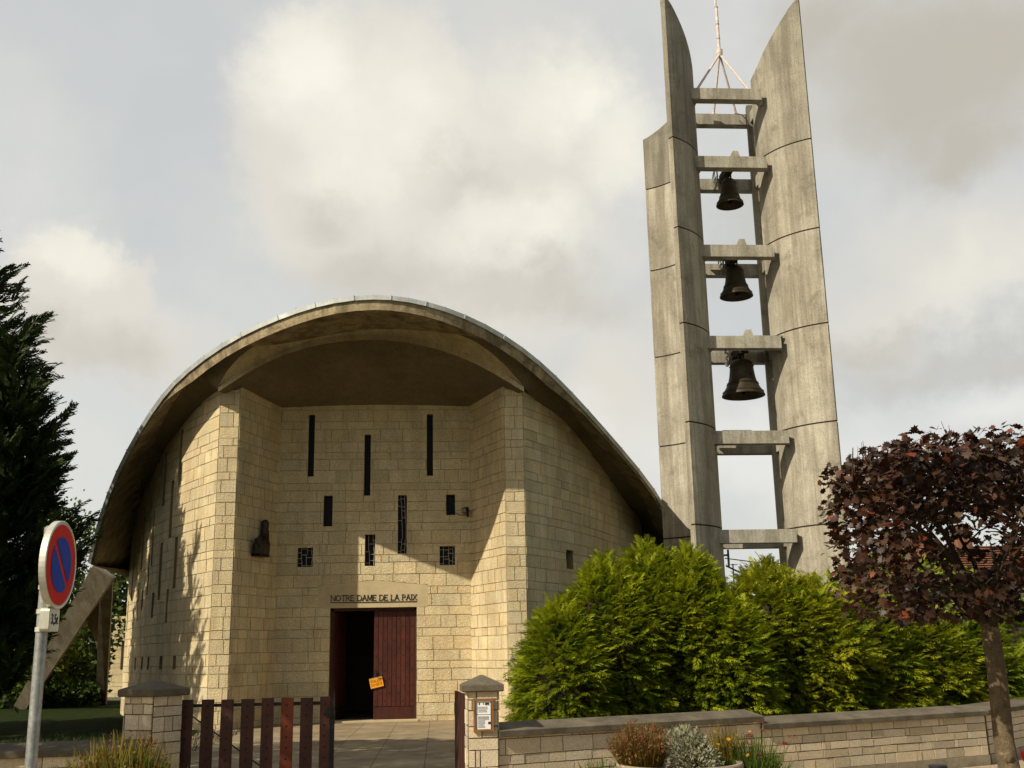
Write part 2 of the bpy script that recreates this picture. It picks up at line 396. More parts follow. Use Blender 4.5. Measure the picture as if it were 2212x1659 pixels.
lead_cells={4:[(.35,.13),(.62,.2),(.3,.3),(.6,.37),(.38,.46),(.66,.52),(.35,.62),(.6,.7),(.4,.8),(.62,.88)],6:[(.5,.15),(.7,.3),(.6,.45),(.75,.62),(.6,.8)],7:[(.33,.3),(.68,.45),(.5,.7)],8:[(.3,.25),(.66,.5),(.5,.75)]}
for i,h in enumerate(W):
    g=pane(pB,h,.14)
    if i in lead_cells:
        m=MB(); a,b,u,v=h; a+=bL;b+=bL; yy=YB+.125; rn=random.Random(i); w=b-a; hh=v-u
        nv=2 if w<.3 else 3
        xs=[a+w*(k+1)/(nv+ (0 if nv==3 else 0) +0.0) if False else a+w*(k+.9)/(nv+.3) for k in range(nv)]
        prev=xs[:]
        z=u; rows=max(3,int(hh/.19)); 
        for k in range(rows):
            z1=u+hh*(k+1)/rows; cur=[x+rn.uniform(-.035,.035) for x in xs]
            for p_,c_ in zip(prev,cur):
                m.box(((p_+c_)/2,yy,(z+z1)/2),(.012,.012,z1-z))
            edges=[a]+cur+[b]
            for c in range(len(edges)-1):
                if rn.random()<.75:
                    zz=rn.uniform(z+.2*(z1-z),z1); m.box(((edges[c]+edges[c+1])/2,yy,zz),(edges[c+1]-edges[c],.012,.012))
            z=z1; prev=cur
        m.build('leading',LEAD,g)
# shell roof
E=[(190,1215),(202,1160),(215,1110),(232,1062),(250,1020),(274,970),(300,925),(325,886),(350,850),(374,823),(400,800),(440,768),(480,740),(520,718),(560,700),(600,682),(640,668),(680,655),(720,645),(765,639),(810,637),(845,638.5),(880,643),(920,651),(960,662),(1005,679),(1050,700),(1090,723),(1130,750),(1165,778),(1200,810),(1235,846),(1270,885),(1305,924),(1340,965),(1380,1011),(1420,1060)]
ed=[]
for x,y in E:
    d=ray(x,y); t=10.
    f=lambda t:CAM.y+d.y*t-(24.0+(.101 if d.x*t<X0 else .100)*abs(d.x*t-X0)**2.1)
    while f(t)<0 and t<80: t+=.02
    if t<60: ed.append(CAM+d*t)
    else: print('MISS',x,y)
# continue right edge by mirroring the left
l_=ed[-1]; ed+=[l_+V(q) for q in ((.5,1.2,-.34),(1.0,2.5,-.75),(1.45,3.8,-1.25),(1.8,4.9,-1.75))]
for _ in range(2): ed=[ed[0]]+[(ed[i-1]+ed[i]*2+ed[i+1])/4 for i in range(1,len(ed)-1)]+[ed[-1]]
nE=len(ed)
def enorm(i):
    t=ed[min(i+1,nE-1)]-ed[max(i-1,0)]; n=V((-t.z,0,t.x)); return n.normalized()
mt=[(p-enorm(i)*.105) for i,p in enumerate(ed)]        # underside of zinc = top of concrete
cb=[(p-enorm(i)*(.34-.17*min(1,max(0,(abs(p.x-X0)-4.6)/.8)))) for i,p in enumerate(ed)]
back=lambda p,k: V((X0+(p.x-X0)*(1+.16*min(1,k)*abs((p.x-X0)/9.7)**2),p.y+ (50-p.y)*k,p.z-.9*k*k*(1-abs((p.x-X0)/9.9))))
def shell_rows(c,ks,dy=0): return [[back(p,k)+V((0,dy,0)) for p in c] for k in ks]
ks=[0,.12,.3,.5,.75,1]
m=MB(); m.loft(shell_rows(mt,ks,.0)); 
top=shell_rows(mt,ks)
for r0,r1 in ((0,0),):
    m.loft([cb,mt])                                     # fascia
m.loft([[back(mt[0],k) for k in ks],[back(cb[0],k) for k in ks]]); m.loft([[back(mt[-1],k) for k in ks],[back(cb[-1],k) for k in ks]])
roof=m.build('shell_roof',FASC,CH,smooth=False)
m=MB(); out=[p+V((0,-.05,0)) for p in ed]
m.loft([[p+V((0,-.05,0)) for p in mt],out]); m.loft([[p for p in mt],[p+V((0,-.05,0)) for p in mt]])
m.loft([out]+shell_rows(ed,ks[1:],0))
for i in range(1,nE-1,2):                               # standing seams of the edge strip
    p,q=mt[i]+V((0,-.055,0)),ed[i]+V((0,-.055,0)); c=(p+q)/2; n=enorm(i); tx=V((n.z,0,-n.x))
    m.box(c+n*.012,(.018,.02,(q-p).length+.02),(tx,V((0,1,0)),n))
for i in range(1,nE-1):
    a=out[i]; b=back(ed[i],.12); n=enorm(i); dd=(b-a).normalized(); m.box((a+b)/2+n*.012,(.02,(b-a).length,.03),(dd.cross(n),dd,n))
m.build('zinc_flashing',ZINC,roof)
# soffit between the outer rim, the inner band and the walls
BB=[(470.7,846.6),(489,834),(508.6,821.8),(552,792.6),(587,776),(622,762.7),(660,750),(698,741.5),(745,735),(793,732.6),(830,733.5),(865,736),(905,743),(945,753.5),(985,766),(1025,782),(1062,803),(1095,824),(1132,846)]
BT=[(470.7,838),(489,823),(508.6,809),(552,781),(587,764),(622,751.8),(660,736.5),(698,728),(745,722.5),(793,720.6),(830,721),(865,723.5),(905,730),(945,741),(985,754),(1025,769),(1062,789),(1095,811),(1132,836)]
YF=26.42
bb=[aY(x,y,YF) for x,y in BB]; bt=[aY(x,y,YF) for x,y in BT]
def sm(c):
    for _ in range(2): c=[c[0]]+[(c[i-1]+c[i]*2+c[i+1])/4 for i in range(1,len(c)-1)]+[c[-1]]
    return c
bb=sm(bb);bt=sm(bt)
m=MB(); m.loft([bb,bt]);
m.build('inner_arch',FASCI,CH)
m=MB(); nb=len(bb); rows=[]
for k in range(9):
    t=k/8; row=[]
    for i,p in enumerate(bb):
        u=i/(nb-1); w=V((bL-.25+(bR-bL+.5)*u,YB+.15,8.06)); w2=p.lerp(w,t)
        zc=p.z+(8.06-p.z)*(t**.75); row.append(V((w2.x,w2.y,zc)))
    rows.append(row)
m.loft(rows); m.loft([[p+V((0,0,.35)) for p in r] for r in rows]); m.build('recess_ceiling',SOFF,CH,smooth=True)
# soffit strips
def resample(c,n):
    L=[0]
    for a,b in zip(c,c[1:]): L.append(L[-1]+(b-a).length)
    out=[];j=0
    for k in range(n):
        q=L[-1]*k/(n-1)
        while j<len(L)-2 and L[j+1]<q: j+=1
        out.append(c[j].lerp(c[j+1],(q-L[j])/(L[j+1]-L[j])))
    return out
uL=[i for i,p in enumerate(cb) if p.x<-5.9]; iL=max(uL); iR=min(i for i,p in enumerate(cb) if p.x>2.7)
nW=40
wl=[pL.at(q)+V((0,0,interp(tL,q)+.015)) for q in [tq*13.5/(nW-1) for tq in range(nW)]]
wr=[pR.at(q)+V((0,0,interp(tR,q)+.015)) for q in [tq*13.5/(nW-1) for tq in range(nW)]]
wl[0]=bt[0].copy(); wr[0]=bt[-1].copy(); bt2=[p+V((0,-.50,.27))*min(1,2.2*math.sin(math.pi*i/(len(bt)-1)))**.7 for i,p in enumerate(bt)]
def strip(A,B,bulge):
    rows=[]
    for k in range(13):
        t=k/12; sk=math.sin(math.pi*t**.47); rows.append([a.lerp(b,t)+V((0,0,bulge*sk))+(a.lerp(b,t)-V((X0,a.y,2))).normalized()*0 for a,b in zip(A,B)])
    return rows
inset=lambda c:[p+V((0,.0,.0)) for p in c]
m=MB()
m.loft(strip(resample(cb[:iL+1],nW),resample(list(reversed(wl)),nW),.30))
m.loft(strip(resample(cb[iL:iR+1],48),resample(bt2,48),.30))
m.loft(strip(resample(cb[iR:],nW),resample(wr,nW),.30))
# side eaves behind the spring points
for c,path,sg in ((cb[0],pL,-1),(cb[-1],pR,1)):
    a=[back(c,k)+V((0,0,0)) for k in (0,.2,.5,.8,1)]; b=[path.at(13.4+(path.len-13.4)*k)+V((-sg*.3,0,4.55)) for k in (0,.2,.5,.8,1)]
    m.loft([a,b])
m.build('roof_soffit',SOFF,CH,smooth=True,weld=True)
m=MB(); rws=[[a.lerp(b,k/5)+V((0,.10,.0))*math.sin(math.pi*k/5) for a,b in zip(bt,bt2)] for k in range(6)]; m.loft(rws); m.build('arch_cove',FASCI,CH,smooth=True)
# rear wall + floor keep the interior dark
m=MB(); yr=49.6
prof=[back(p,1) for p in cb]
m.face([(prof[0].x,yr,-.1)]+[(p.x,yr,p.z) for p in prof]+[(prof[-1].x,yr,-.1)]); m.build('rear_wall',RENDER,CH)
LPf=[p for p in LP if p[1]>YB+.55]; m=MB(); m.face([(p[0],p[1],.03) for p in LPf]+[(2*X0-p[0],p[1],.03) for p in reversed(LPf)]); m.build('nave_floor',INNER,CH)
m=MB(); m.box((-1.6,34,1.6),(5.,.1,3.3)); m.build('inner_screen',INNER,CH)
# doors
DY=YB+.22
fr=MB(); fr.box((dx0+.035,DY,dz/2+.02),(.07,.12,dz-.04)); fr.box((dx1-.03,DY,dz/2+.02),(.06,.12,dz-.04)); fr.box(((dx0+dx1)/2,DY,dz-.035),(dx1-dx0,.12,.07)); fr.build('door_frame',DARKM,CH)
def leaf(hx,ang,sg):
    """hinge x, swing angle, +1 leaf extends right / -1 left"""
    w=1.03; h=dz-.12; mb=MB(); st=mb; ax=(V((sg*math.cos(ang),math.sin(ang),0)),V((-math.sin(ang)*sg,math.cos(ang),0)) if True else None,V((0,0,1)))
    o=V((hx,DY-.02,.04)); n=V((ax[0].y,-ax[0].x,0)) if sg>0 else V((-ax[0].y,ax[0].x,0))
    if n.y>0.01 : n=-n
    mb.box(o+ax[0]*(w/2)+V((0,0,h/2)),(w,.05,h),(ax[0],n,V((0,0,1))),tint=(1,1,1))
    nP=9
    for k in range(nP):
        mb.box(o+ax[0]*(w*(k+.5)/nP)+n*.03+V((0,0,h/2+.15)),(w/nP-.014,.022,h-.34),(ax[0],n,V((0,0,1))),tint=(random.uniform(.8,1.15),)*3)
        for z in range(12):
            if (k+z)%2==0: mb.box(o+ax[0]*(w*(k+.5)/nP)+n*.043+V((0,0,.45+z*.185)),(.022,.012,.022),(ax[0],n,V((0,0,1))),mi=1)
    mb.box(o+ax[0]*(w/2)+n*.032+V((0,0,.15)),(w,.02,.28),(ax[0],n,V((0,0,1))),tint=(.7,.7,.7))
    l=mb.build('door_leaf',[DOORM,IRON],CH)
    hm=MB(); e=o+ax[0]*(w-.08)+n*.06+V((0,0,1.06)); hm.box(e,(.04,.03,.2),(ax[0],n,V((0,0,1)))); hm.tube([e+n*.02,e+n*.07,e+n*.07-ax[0]*.12],.011,6); hm.build('door_handle',IRON,l)
    return l
leaf(dx1-.06,0.,-1); leaf(dx0+.07,R(78),1)
m=MB(); m.box(((dx0+dx1)/2,YB+.1,-.02),(dx1-dx0+.1,.7,.12)); m.build('door_sill',PLAST,CH)
# lettering
def text_mesh(s,size,depth=.008):
    c=bpy.data.curves.new('t','FONT'); c.body=s; c.size=size; c.extrude=depth; c.align_x='CENTER'; c.align_y='CENTER'
    o=bpy.data.objects.new('t',c); COL.objects.link(o); dg=bpy.context.evaluated_depsgraph_get(); dg.update()
    me=bpy.data.meshes.new_from_object(o.evaluated_get(dg)); bpy.data.objects.remove(o); return me
def text_obj(name,s,width,height,origin,ax,mt_,parent,depth=.006,bold=0):
    me=text_mesh(s,1.,depth); xs=[v.co.x for v in me.vertices]; ys=[v.co.y for v in me.vertices]
    sx=width/(max(xs)-min(xs)); sy=height/(max(ys)-min(ys)); cx=(max(xs)+min(xs))/2; cy=(max(ys)+min(ys))/2
    o0=WO[parent.name] if parent is not None else V((0,0,0)); A,B=V(ax[0]),V(ax[1]); Cn=A.cross(B)
    for v in me.vertices:
        v.co=V(origin)+A*((v.co.x-cx)*sx)+B*((v.co.y-cy)*sy)+Cn*(v.co.z)-o0
    return link(name,me,mt_,parent)
# serifed capitals built from strokes
GL={'N':[[(0,0),(0,1)],[(0,1),(.72,0)],[(.72,0),(.72,1)]],'O':'O','T':[[(.36,0),(.36,1)],[(0,1),(.72,1)]],'R':[[(0,0),(0,1)],'P',[(.22,.47),(.66,0)]],'E':[[(0,0),(0,1)],[(0,1),(.52,1)],[(0,.52),(.42,.52)],[(0,0),(.54,0)]],
'D':[[(0,0),(0,1)],'D'],'A':[[(0,0),(.36,1)],[(.36,1),(.72,0)],[(.14,.36),(.58,.36)]],'M':[[(0,0),(.08,1)],[(.08,1),(.42,.1)],[(.42,.1),(.76,1)],[(.76,1),(.84,0)]],'L':[[(0,0),(0,1)],[(0,0),(.5,0)]],'P':[[(0,0),(0,1)],'P'],'I':[[(.06,0),(.06,1)]],'X':[[(0,0),(.66,1)],[(0,1),(.66,0)]]}
GW={'N':.72,'O':.82,'T':.72,'R':.6,'E':.54,'D':.72,'A':.72,'M':.84,'L':.5,'P':.52,'I':.12,'X':.66,' ':.3}
def inscription(s,x0,x1,z,h,y,parent):
    tot=sum(GW[c]+.2 for c in s)-.2; k=(x1-x0)/tot; mb=MB(); x=x0
    def st(p,q,w=.0135,sf=True):
        a=V((x+p[0]*k,y,z+p[1]*h)); b=V((x+q[0]*k,y,z+q[1]*h)); d=(b-a); L=d.length; d.normalize()
        mb.box((a+b)/2,(w,.012,L),(V((d.z,0,-d.x)),V((0,1,0)),d))
        if sf:
            for e in (a,b):
                if abs(d.z)>.5: mb.box(e,(.042,.0125,.009))
                else: mb.box(e,(.009,.0125,.03))
    for c in s:
        if c==' ':
            x+=(.3+.2)*k; mb.build('inscription_word',IRON,parent); mb=MB(); continue
        g=GL[c]
        if g=='O':
            pts=[(.41+.41*math.cos(t*math.pi/9),.5+.5*math.sin(t*math.pi/9)) for t in range(19)]
            for a,b in zip(pts,pts[1:]): st(a,b,.016,False)
        else:
            for e in g:
                if e=='P' or e=='D':
                    ry,cy,rx=(.27,.74,.5) if e=='P' else (.5,.5,.72)
                    pts=[(0,cy+ry)]+[(rx*.45+rx*.55*math.cos(t),cy+ry*math.sin(t)) for t in [math.pi/2-math.pi*j/8 for j in range(9)]]+[(0,cy-ry)]
                    for a,b in zip(pts,pts[1:]): st(a,b,.015,False)
                else: st(*e)
        x+=(GW[c]+.2)*k
    if mb.v: mb.build('inscription_word',IRON,parent)
    u=MB(); u.box(((x0+x1)/2,y,z-.045),(x1-x0+.03,.014,.016)); u.build('inscription_rule',IRON,parent)
inscription('NOTRE DAME DE LA PAIX',-2.73,-.56,2.985,.13,YB-.024,CH)
# concrete buttresses carrying the shell
def slab(mb,top4,bot4):
    mb.raw(list(top4)+list(bot4),[(3,2,1,0),(4,5,6,7),(0,1,5,4),(1,2,6,5),(2,3,7,6),(3,0,4,7)],(.50,.455,.38))  # tint dims the concrete, painting in the half shade on the struts
q=lambda x,y,Y: aY(x,y,Y)
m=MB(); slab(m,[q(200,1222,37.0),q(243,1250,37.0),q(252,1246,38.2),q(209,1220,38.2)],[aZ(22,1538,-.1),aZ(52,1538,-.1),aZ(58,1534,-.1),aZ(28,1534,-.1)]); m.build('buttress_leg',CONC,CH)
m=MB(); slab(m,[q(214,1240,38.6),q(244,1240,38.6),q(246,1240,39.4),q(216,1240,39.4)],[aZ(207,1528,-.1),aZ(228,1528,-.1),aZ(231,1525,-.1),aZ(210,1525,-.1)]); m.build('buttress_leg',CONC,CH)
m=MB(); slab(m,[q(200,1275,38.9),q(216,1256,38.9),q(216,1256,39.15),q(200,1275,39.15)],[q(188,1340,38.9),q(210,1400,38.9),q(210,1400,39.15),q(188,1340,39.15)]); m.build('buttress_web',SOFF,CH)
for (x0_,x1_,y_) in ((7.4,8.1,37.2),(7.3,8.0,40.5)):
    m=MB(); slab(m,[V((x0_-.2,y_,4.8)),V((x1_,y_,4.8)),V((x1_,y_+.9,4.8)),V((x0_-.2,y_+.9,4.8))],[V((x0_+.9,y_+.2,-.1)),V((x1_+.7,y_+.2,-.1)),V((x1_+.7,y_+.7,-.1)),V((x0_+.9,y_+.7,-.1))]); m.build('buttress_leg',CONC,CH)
# low rear annex seen beyond the left wall
m=MB(); p=aZ(243,1500,0); wall('annex_wall',Path([(-15.2,53.5),(-9.,53.5)]),3.6,[(.5,.85,1.2,2.5)],crs,(STONE,MORTAR),CH,seed=8)
# ------------------------------------------------------------------ things on the church front
# carved figure on the left return
pRet=Path([(jLi,YJ),(bL,YB)]); h0=pRet.hit(560,1200); h1=pRet.hit(560,1122)
base=pRet.at(h0[0])+pRet.nrm(h0[0])*.17+V((0,0,h0[1])); H=h1[1]-h0[1]; nn=pRet.nrm(h0[0]); tt=V((-nn.y,nn.x,0))
F=thing('statue','dark bronze seated robed figure fixed on the stone side wall left of the door','statue',tuple(base))
dl=-tt if tt.y>0 else tt; tt=-dl
prof=[(0,.17,.15,.05),(.06,.19,.16,.05),(.13,.19,.16,.06),(.2,.17,.16,.08),(.27,.165,.17,.09),(.33,.15,.16,.07),(.38,.135,.13,.03),(.46,.12,.11,0),(.56,.115,.105,-.01),(.64,.11,.10,-.015),(.70,.095,.09,-.02),(.74,.085,.08,-.02),(.80,.092,.09,-.015),(.88,.092,.095,-.015),(.94,.075,.08,-.02),(.985,.045,.05,-.02),(1.,.005,.005,-.02)]
mb=MB(); rows=[]
for z,a,b,off in prof:
    lo_=max(0.,min(1.,(.52-z)/.25)); c=base+V((0,0,z*H))+dl*(.20*lo_)-nn*.03; a=.10+.22*lo_*(1-.15*z) if z<.7 else a; b=min(b,.15)
    rows.append([c+tt*(math.cos(k*math.pi/10)*a*1.1)+nn*(math.sin(k*math.pi/10)*b*(1.+.1*math.sin(3*k))+off*.3) for k in range(20)])
mb.loft(rows,True); mb.face(list(reversed(rows[0]))); mb.build('body',BRONZE,F,smooth=True)
mb=MB(); c=base+V((0,0,.24*H))+nn*.0+dl*.34
mb.tube([c+tt*.16+V((0,0,.16)),c+tt*.12+nn*.09,c-tt*.02+nn*.12],[.055,.05,.035],8); mb.tube([c-tt*.16+V((0,0,.16)),c-tt*.13+nn*.08,c-tt*.03+nn*.12],[.055,.05,.035],8)
mb.lathe(c+nn*.06+dl*.10+V((0,0,.02)),[(0,-.09),(.06,-.07),(.075,0),(.06,.07),(.045,.1),(.055,.14),(.035,.19),(0,.2)],12); mb.build('arms_and_child',BRONZE,F,smooth=True)
mb=MB(); mb.box(base-V((0,0,.025))-nn*.03+dl*.2,(.5,.24,.05),(tt,nn,V((0,0,1)))); mb.build('plinth',IRON,F)
# floodlight
p=aY(1015,1104,YB-.12); p.x=min(p.x,bR-.08)
F=thing('floodlight','small black floodlight with a cable in the right corner of the recess','floodlight',tuple(p))
a1=V((-.82,-.5,-.28)).normalized(); a2=a1.cross(V((0,0,1))).normalized(); a3=a2.cross(a1)
mb=MB(); mb.box(p+V((-.06,-.1,.02)),(.19,.09,.14),(a2,a1,a3)); mb.build('lamp_head',BLACKP,F)
mb=MB(); mb.box(p+V((-.06,-.1,.02))+a1*.047,(.15,.006,.1),(a2,a1,a3)); mb.build('lamp_glass',GALV,F)
mb=MB(); mb.tube([p+V((-.02,-.04,-.1)),p+V((.0,.1,-.1))],.014,6); mb.tube([p+V((-.04,-.08,0)),p+V((-.02,-.04,-.12))],.014,6); mb.box(p+V((0,.1,-.08)),(.06,.04,.12)); mb.build('bracket',BLACKP,F)
c=aY(484+1597*.3125,829.5+890*.3125,YB-.03); 
mb=MB(); mb.tube([c,c.lerp(p,.3)+V((0,0.02,-.07)),c.lerp(p,.7)+V((0,.06,-.08)),p+V((-.03,.07,-.05))],.008,5); mb.build('cable',IRON,F)
# orange notice on the door
cor=[aY(c_[0],c_[1],DY-.1) for c_ in (((900+490/22.12)*.864,(1670+610/22.12)*.864),((900+1215/22.12)*.864,(1670+445/22.12)*.864),((900+1310/22.12)*.864,(1670+985/22.12)*.864),((900+605/22.12)*.864,(1670+1170/22.12)*.864))]
cc=sum(cor,V())/4; F=thing('notice_card','orange notice card hanging askew from the closed door leaf','notice',tuple(cc))
ax_=(cor[1]-cor[0]+cor[2]-cor[3]).normalized(); az_=(cor[0]-cor[3]); az_=(az_-ax_*az_.dot(ax_)).normalized(); w=((cor[1]-cor[0]).length+(cor[2]-cor[3]).length)/2; h=((cor[0]-cor[3]).length+(cor[1]-cor[2]).length)/2
ny=ax_.cross(az_)
mb=MB(); mb.box(cc,(w,h,.006),(ax_,az_,ny)); mb.build('card',ORANGE,F)
mb=MB(); mb.box(cc+az_*(h/2-.008),(w,.018,.009),(ax_,az_,ny)); mb.box(cc-ax_*(w/2-.005),(.011,h-.02,.0085),(ax_,az_,ny)); mb.build('card_edge',CREAMF,F)
text_obj('card_text','EGLISE',w*.8,h*.27,cc+az_*h*.17+ny*.003,(ax_,az_),ORINK,F,.002); text_obj('card_text','OUVERTE',w*.84,h*.27,cc-az_*h*.2+ny*.003,(ax_,az_),ORINK,F,.002)
mb=MB(); mb.tube([cc+az_*(h/2)+ax_*w*.35,cc+az_*(h/2+.09)+ax_*.2+V((0,.03,0))],.004,5); mb.build('string',IRON,F)
# ------------------------------------------------------------------ bell tower
TW=thing('bell_tower','tall grey concrete bell tower of four curved slabs tied by cross beams','bell tower',(8.82,30.6,0))
CLx,CRx,CYt,RO,RI=5.70,11.95,30.6,2.24,2.04
JZ=[0,2.05,4.82,7.6,10.4,13.23,16.0]
def topf(a,front):
    if front: return interp([(8,18.75),(18,18.95),(28,19.32),(38,19.72),(48,20.12),(54,20.4),(60.5,20.62)],a)
    return interp([(8,18.25),(30,18.15),(60,17.75)],a)
def blade(side,front,parent,tones=None):
    """a slab standing on a quarter arc; side -1 left, +1 right"""
    cx=CLx if side<0 else CRx; a0,a1=(8,61) if True else 0
    angs=[a0+(a1-a0)*k/14 for k in range(15)]
    def P(a,r,z):
        s=-1 if front else 1
        return V((cx-side*r*math.cos(R(a)),CYt+s*r*math.sin(R(a)),z))
    joff=0 if front else -.0
    levels=JZ[:]
    b=thing_part=None
    for li,z in enumerate(levels):
        zt=levels[li+1]-.022 if li+1<len(levels) else None
        zb=z+(.022 if li else -.2)
        mb=MB()
        to=[zt if zt else topf(a,front) for a in angs]
        g=.0
        oB=[P(a,RO,zb) for a in angs]; oT=[P(a,RO,t) for a,t in zip(angs,to)]; iB=[P(a,RI,zb) for a in angs]; iT=[P(a,RI,t) for a,t in zip(angs,to)]
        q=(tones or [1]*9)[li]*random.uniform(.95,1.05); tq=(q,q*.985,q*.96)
        mb.loft([oB,oT],tint=tq); mb.loft([iT,iB],tint=tq); mb.loft([oT,iT],tint=tq); mb.loft([iB,oB],tint=tq)
        for k in (0,-1): mb.face([oB[k],oT[k],iT[k],iB[k]],tq)
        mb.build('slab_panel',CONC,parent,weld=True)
    mb=MB()
    angs2=angs[:]
    angs2[0]+=.6; angs2[-1]-=.6
    zt=17.6
    oB=[P(a,RO-.025,-.1) for a in angs2]; oT=[P(a,RO-.025,zt) for a in angs2]; iB=[P(a,RI+.02,-.1) for a in angs2]; iT=[P(a,RI+.02,zt) for a in angs2]
    mb.loft([oB,oT]); mb.loft([iT,iB]); mb.face([oB[0],oT[0],iT[0],iB[0]]); mb.face([oB[-1],oT[-1],iT[-1],iB[-1]])
    mb.build('joint_core',DARKJ,parent,weld=True)
DARKJ=mat('dark_joint',(.05,.04,.03),.95,.2,4,60,.2)
for side in (-1,1):
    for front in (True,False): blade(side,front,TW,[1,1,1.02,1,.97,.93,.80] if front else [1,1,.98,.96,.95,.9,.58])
BZ=[4.75,7.49,10.24,12.99,15.78,18.0]
for i,z in enumerate(BZ):
    h=.36
    for yy,xa,xb in ((29.42,7.35,9.76),(31.02,7.72,9.93)):
        mb=MB(); mb.box(((xa+xb)/2,yy+.15,z-h/2),(xb-xa,.3,h)); mb.build('cross_beam',CONC,TW)
    for xx in (7.7,9.95):
        mb=MB(); mb.box((xx,30.37,z-h/2-.002),(.26,1.3,h-.01)); mb.build('cross_beam',CONC,TW)
    if i in (2,3,4):
        mb=MB(); mb.raw([(8.68,29.45,z),(8.98,29.45,z),(8.98,29.7,z),(8.68,29.7,z),(8.77,29.47,z+.2),(8.93,29.47,z+.2),(8.93,29.68,z+.2),(8.77,29.68,z+.2)],[(3,2,1,0),(4,5,6,7),(0,1,5,4),(1,2,6,5),(2,3,7,6),(3,0,4,7)]); mb.build('beam_block',CONC,TW)
    if i in (1,2,3):
        x=(8.0,8.9,8.1)[i-1] if i!=2 else 9.1
        mb=MB(); mb.box((x+.35,30.2,z+.03),(.8 if i!=2 else .85,1.3,.035)); mb.build('access_plate',GALV,TW)
BELLN=['smallest','middle','largest']
for i,(zb,dia,hh,lab) in enumerate(((14.62,.83,.86,'smallest dark bronze bell, hanging highest between the tower slabs'),(11.72,.98,.97,'middle sized dark bronze bell, hanging at mid height in the tower'),(8.70,1.24,1.1,'largest dark bronze bell, hanging lowest in the tower'))):
    c=V((8.83,30.36,zb)); B=thing('bell',lab,'bell',tuple(c),'bells hung in the tower')
    r=dia/2; pr=[(1.,0),(.985,.03),(.93,.09),(.84,.17),(.74,.27),(.66,.38),(.60,.52),(.56,.68),(.535,.84),(.50,.90),(.40,.955),(.22,.985),(0,1.)]
    mb=MB(); mb.lathe(c,[(q*r,t*hh) for q,t in pr],40); mb.lathe(c,[(q*r*.9 if t<.9 else q*r*.8,t*hh*.94-.0) for q,t in pr],40)
    mb.lathe(c,[(r,0),(r*.9,0)],40)
    for t,q in ((.1,.935),(.30,.73),(.34,.705),(.8,.555)): mb.lathe(c,[(r*q,hh*t-.012),(r*(q+.025),hh*t),(r*q,hh*t+.012)],40)
    mb.build('bell_body',BRONZE,B,smooth=True)
    mb=MB(); mb.tube([c+V((0,0,.8*hh)),c+V((.02,0,.12))],[.022,.03],8); mb.lathe(c+V((.02,0,.06)),[(0,-.07),(.055,-.04),(.07,0),(.05,.05),(0,.08)],12); mb.build('clapper',IRON,B,smooth=True)
    mb=MB(); zt=c.z+hh
    for k in range(4):
        a=k*math.pi/2+.5; mb.tube([V((c.x+.1*math.cos(a),c.y+.1*math.sin(a),zt-.04)),V((c.x+.12*math.cos(a),c.y+.12*math.sin(a),zt+.1)),V((c.x,c.y,zt+.17))],.025,6)
    mb.build('crown_loops',BRONZE,B,smooth=True)
    mb=MB(); mb.box((c.x,30.36,zt+.26),(.2,1.28,.24)); mb.box((c.x,30.36,zt+.44),(.14,.6,.16))
    for s in (-.35,.35): mb.box((c.x+s*.0,c.y+s,zt+.14),(.26,.05,.1))
    mb.build('yoke',DBARK,B)
    mb=MB(); mb.lathe(V((c.x-.28,c.y+.45,zt+.2)),[(.30,-.02),(.30,.02),(.26,.02),(.26,-.02),(.30,-.02)],24,ax=V((1,0,0))); mb.tube([V((c.x-.28,c.y+.45,zt-.08)),V((c.x-.28,c.y+.45,zt+.48))],.014,5); mb.tube([V((c.x-.28,c.y+.17,zt+.2)),V((c.x-.28,c.y+.73,zt+.2))],.014,5); mb.tube([V((c.x-.3,c.y+.45,zt+.2)),V((c.x,c.y+.45,zt+.2))],.02,5)
    mb.build('pull_wheel',GALV,B)
M=thing('roof_mast','pale red and white mast on four splayed legs at the top of the tower','mast',(8.84,30.36,18.0))
ap=V((8.84,30.36,19.75)); mb=MB(); mb.tube([ap,ap+V((0,0,1.6)),ap+V((-.02,0,1.65)),ap+V((-.02,0,7.))],[.045,.045,.034,.024],10); 
for z in (.5,1.0,1.6): mb.lathe(ap+V((0,0,z)),[(.055,-.012),(.062,0),(.055,.012)],10)
mb.build('pole',MASTM,M)
mb=MB(); mb.lathe(ap,[(0,-.14),(.075,-.12),(.1,-.02),(.1,.1),(.07,.14),(.05,.14)],12); mb.build('collar',MASTM,M)
for q in ((7.82,29.56,18.0),(9.45,29.56,18.0),(8.72,31.1,18.0),(9.46,31.1,18.0)):
    mb=MB(); mb.tube([ap-V((0,0,.05)),V(q)],[.032,.04],8); mb.lathe(q,[(0,.03),(.09,.03),(.09,0)],8); mb.build('leg',MASTM,M)
mb=MB(); mb.tube([(9.35,30.9,17.95),(9.45,30.5,17.7),(9.55,30.3,17.4),(9.6,30.2,16.9)],.015,5); mb.build('cable',IRON,M)
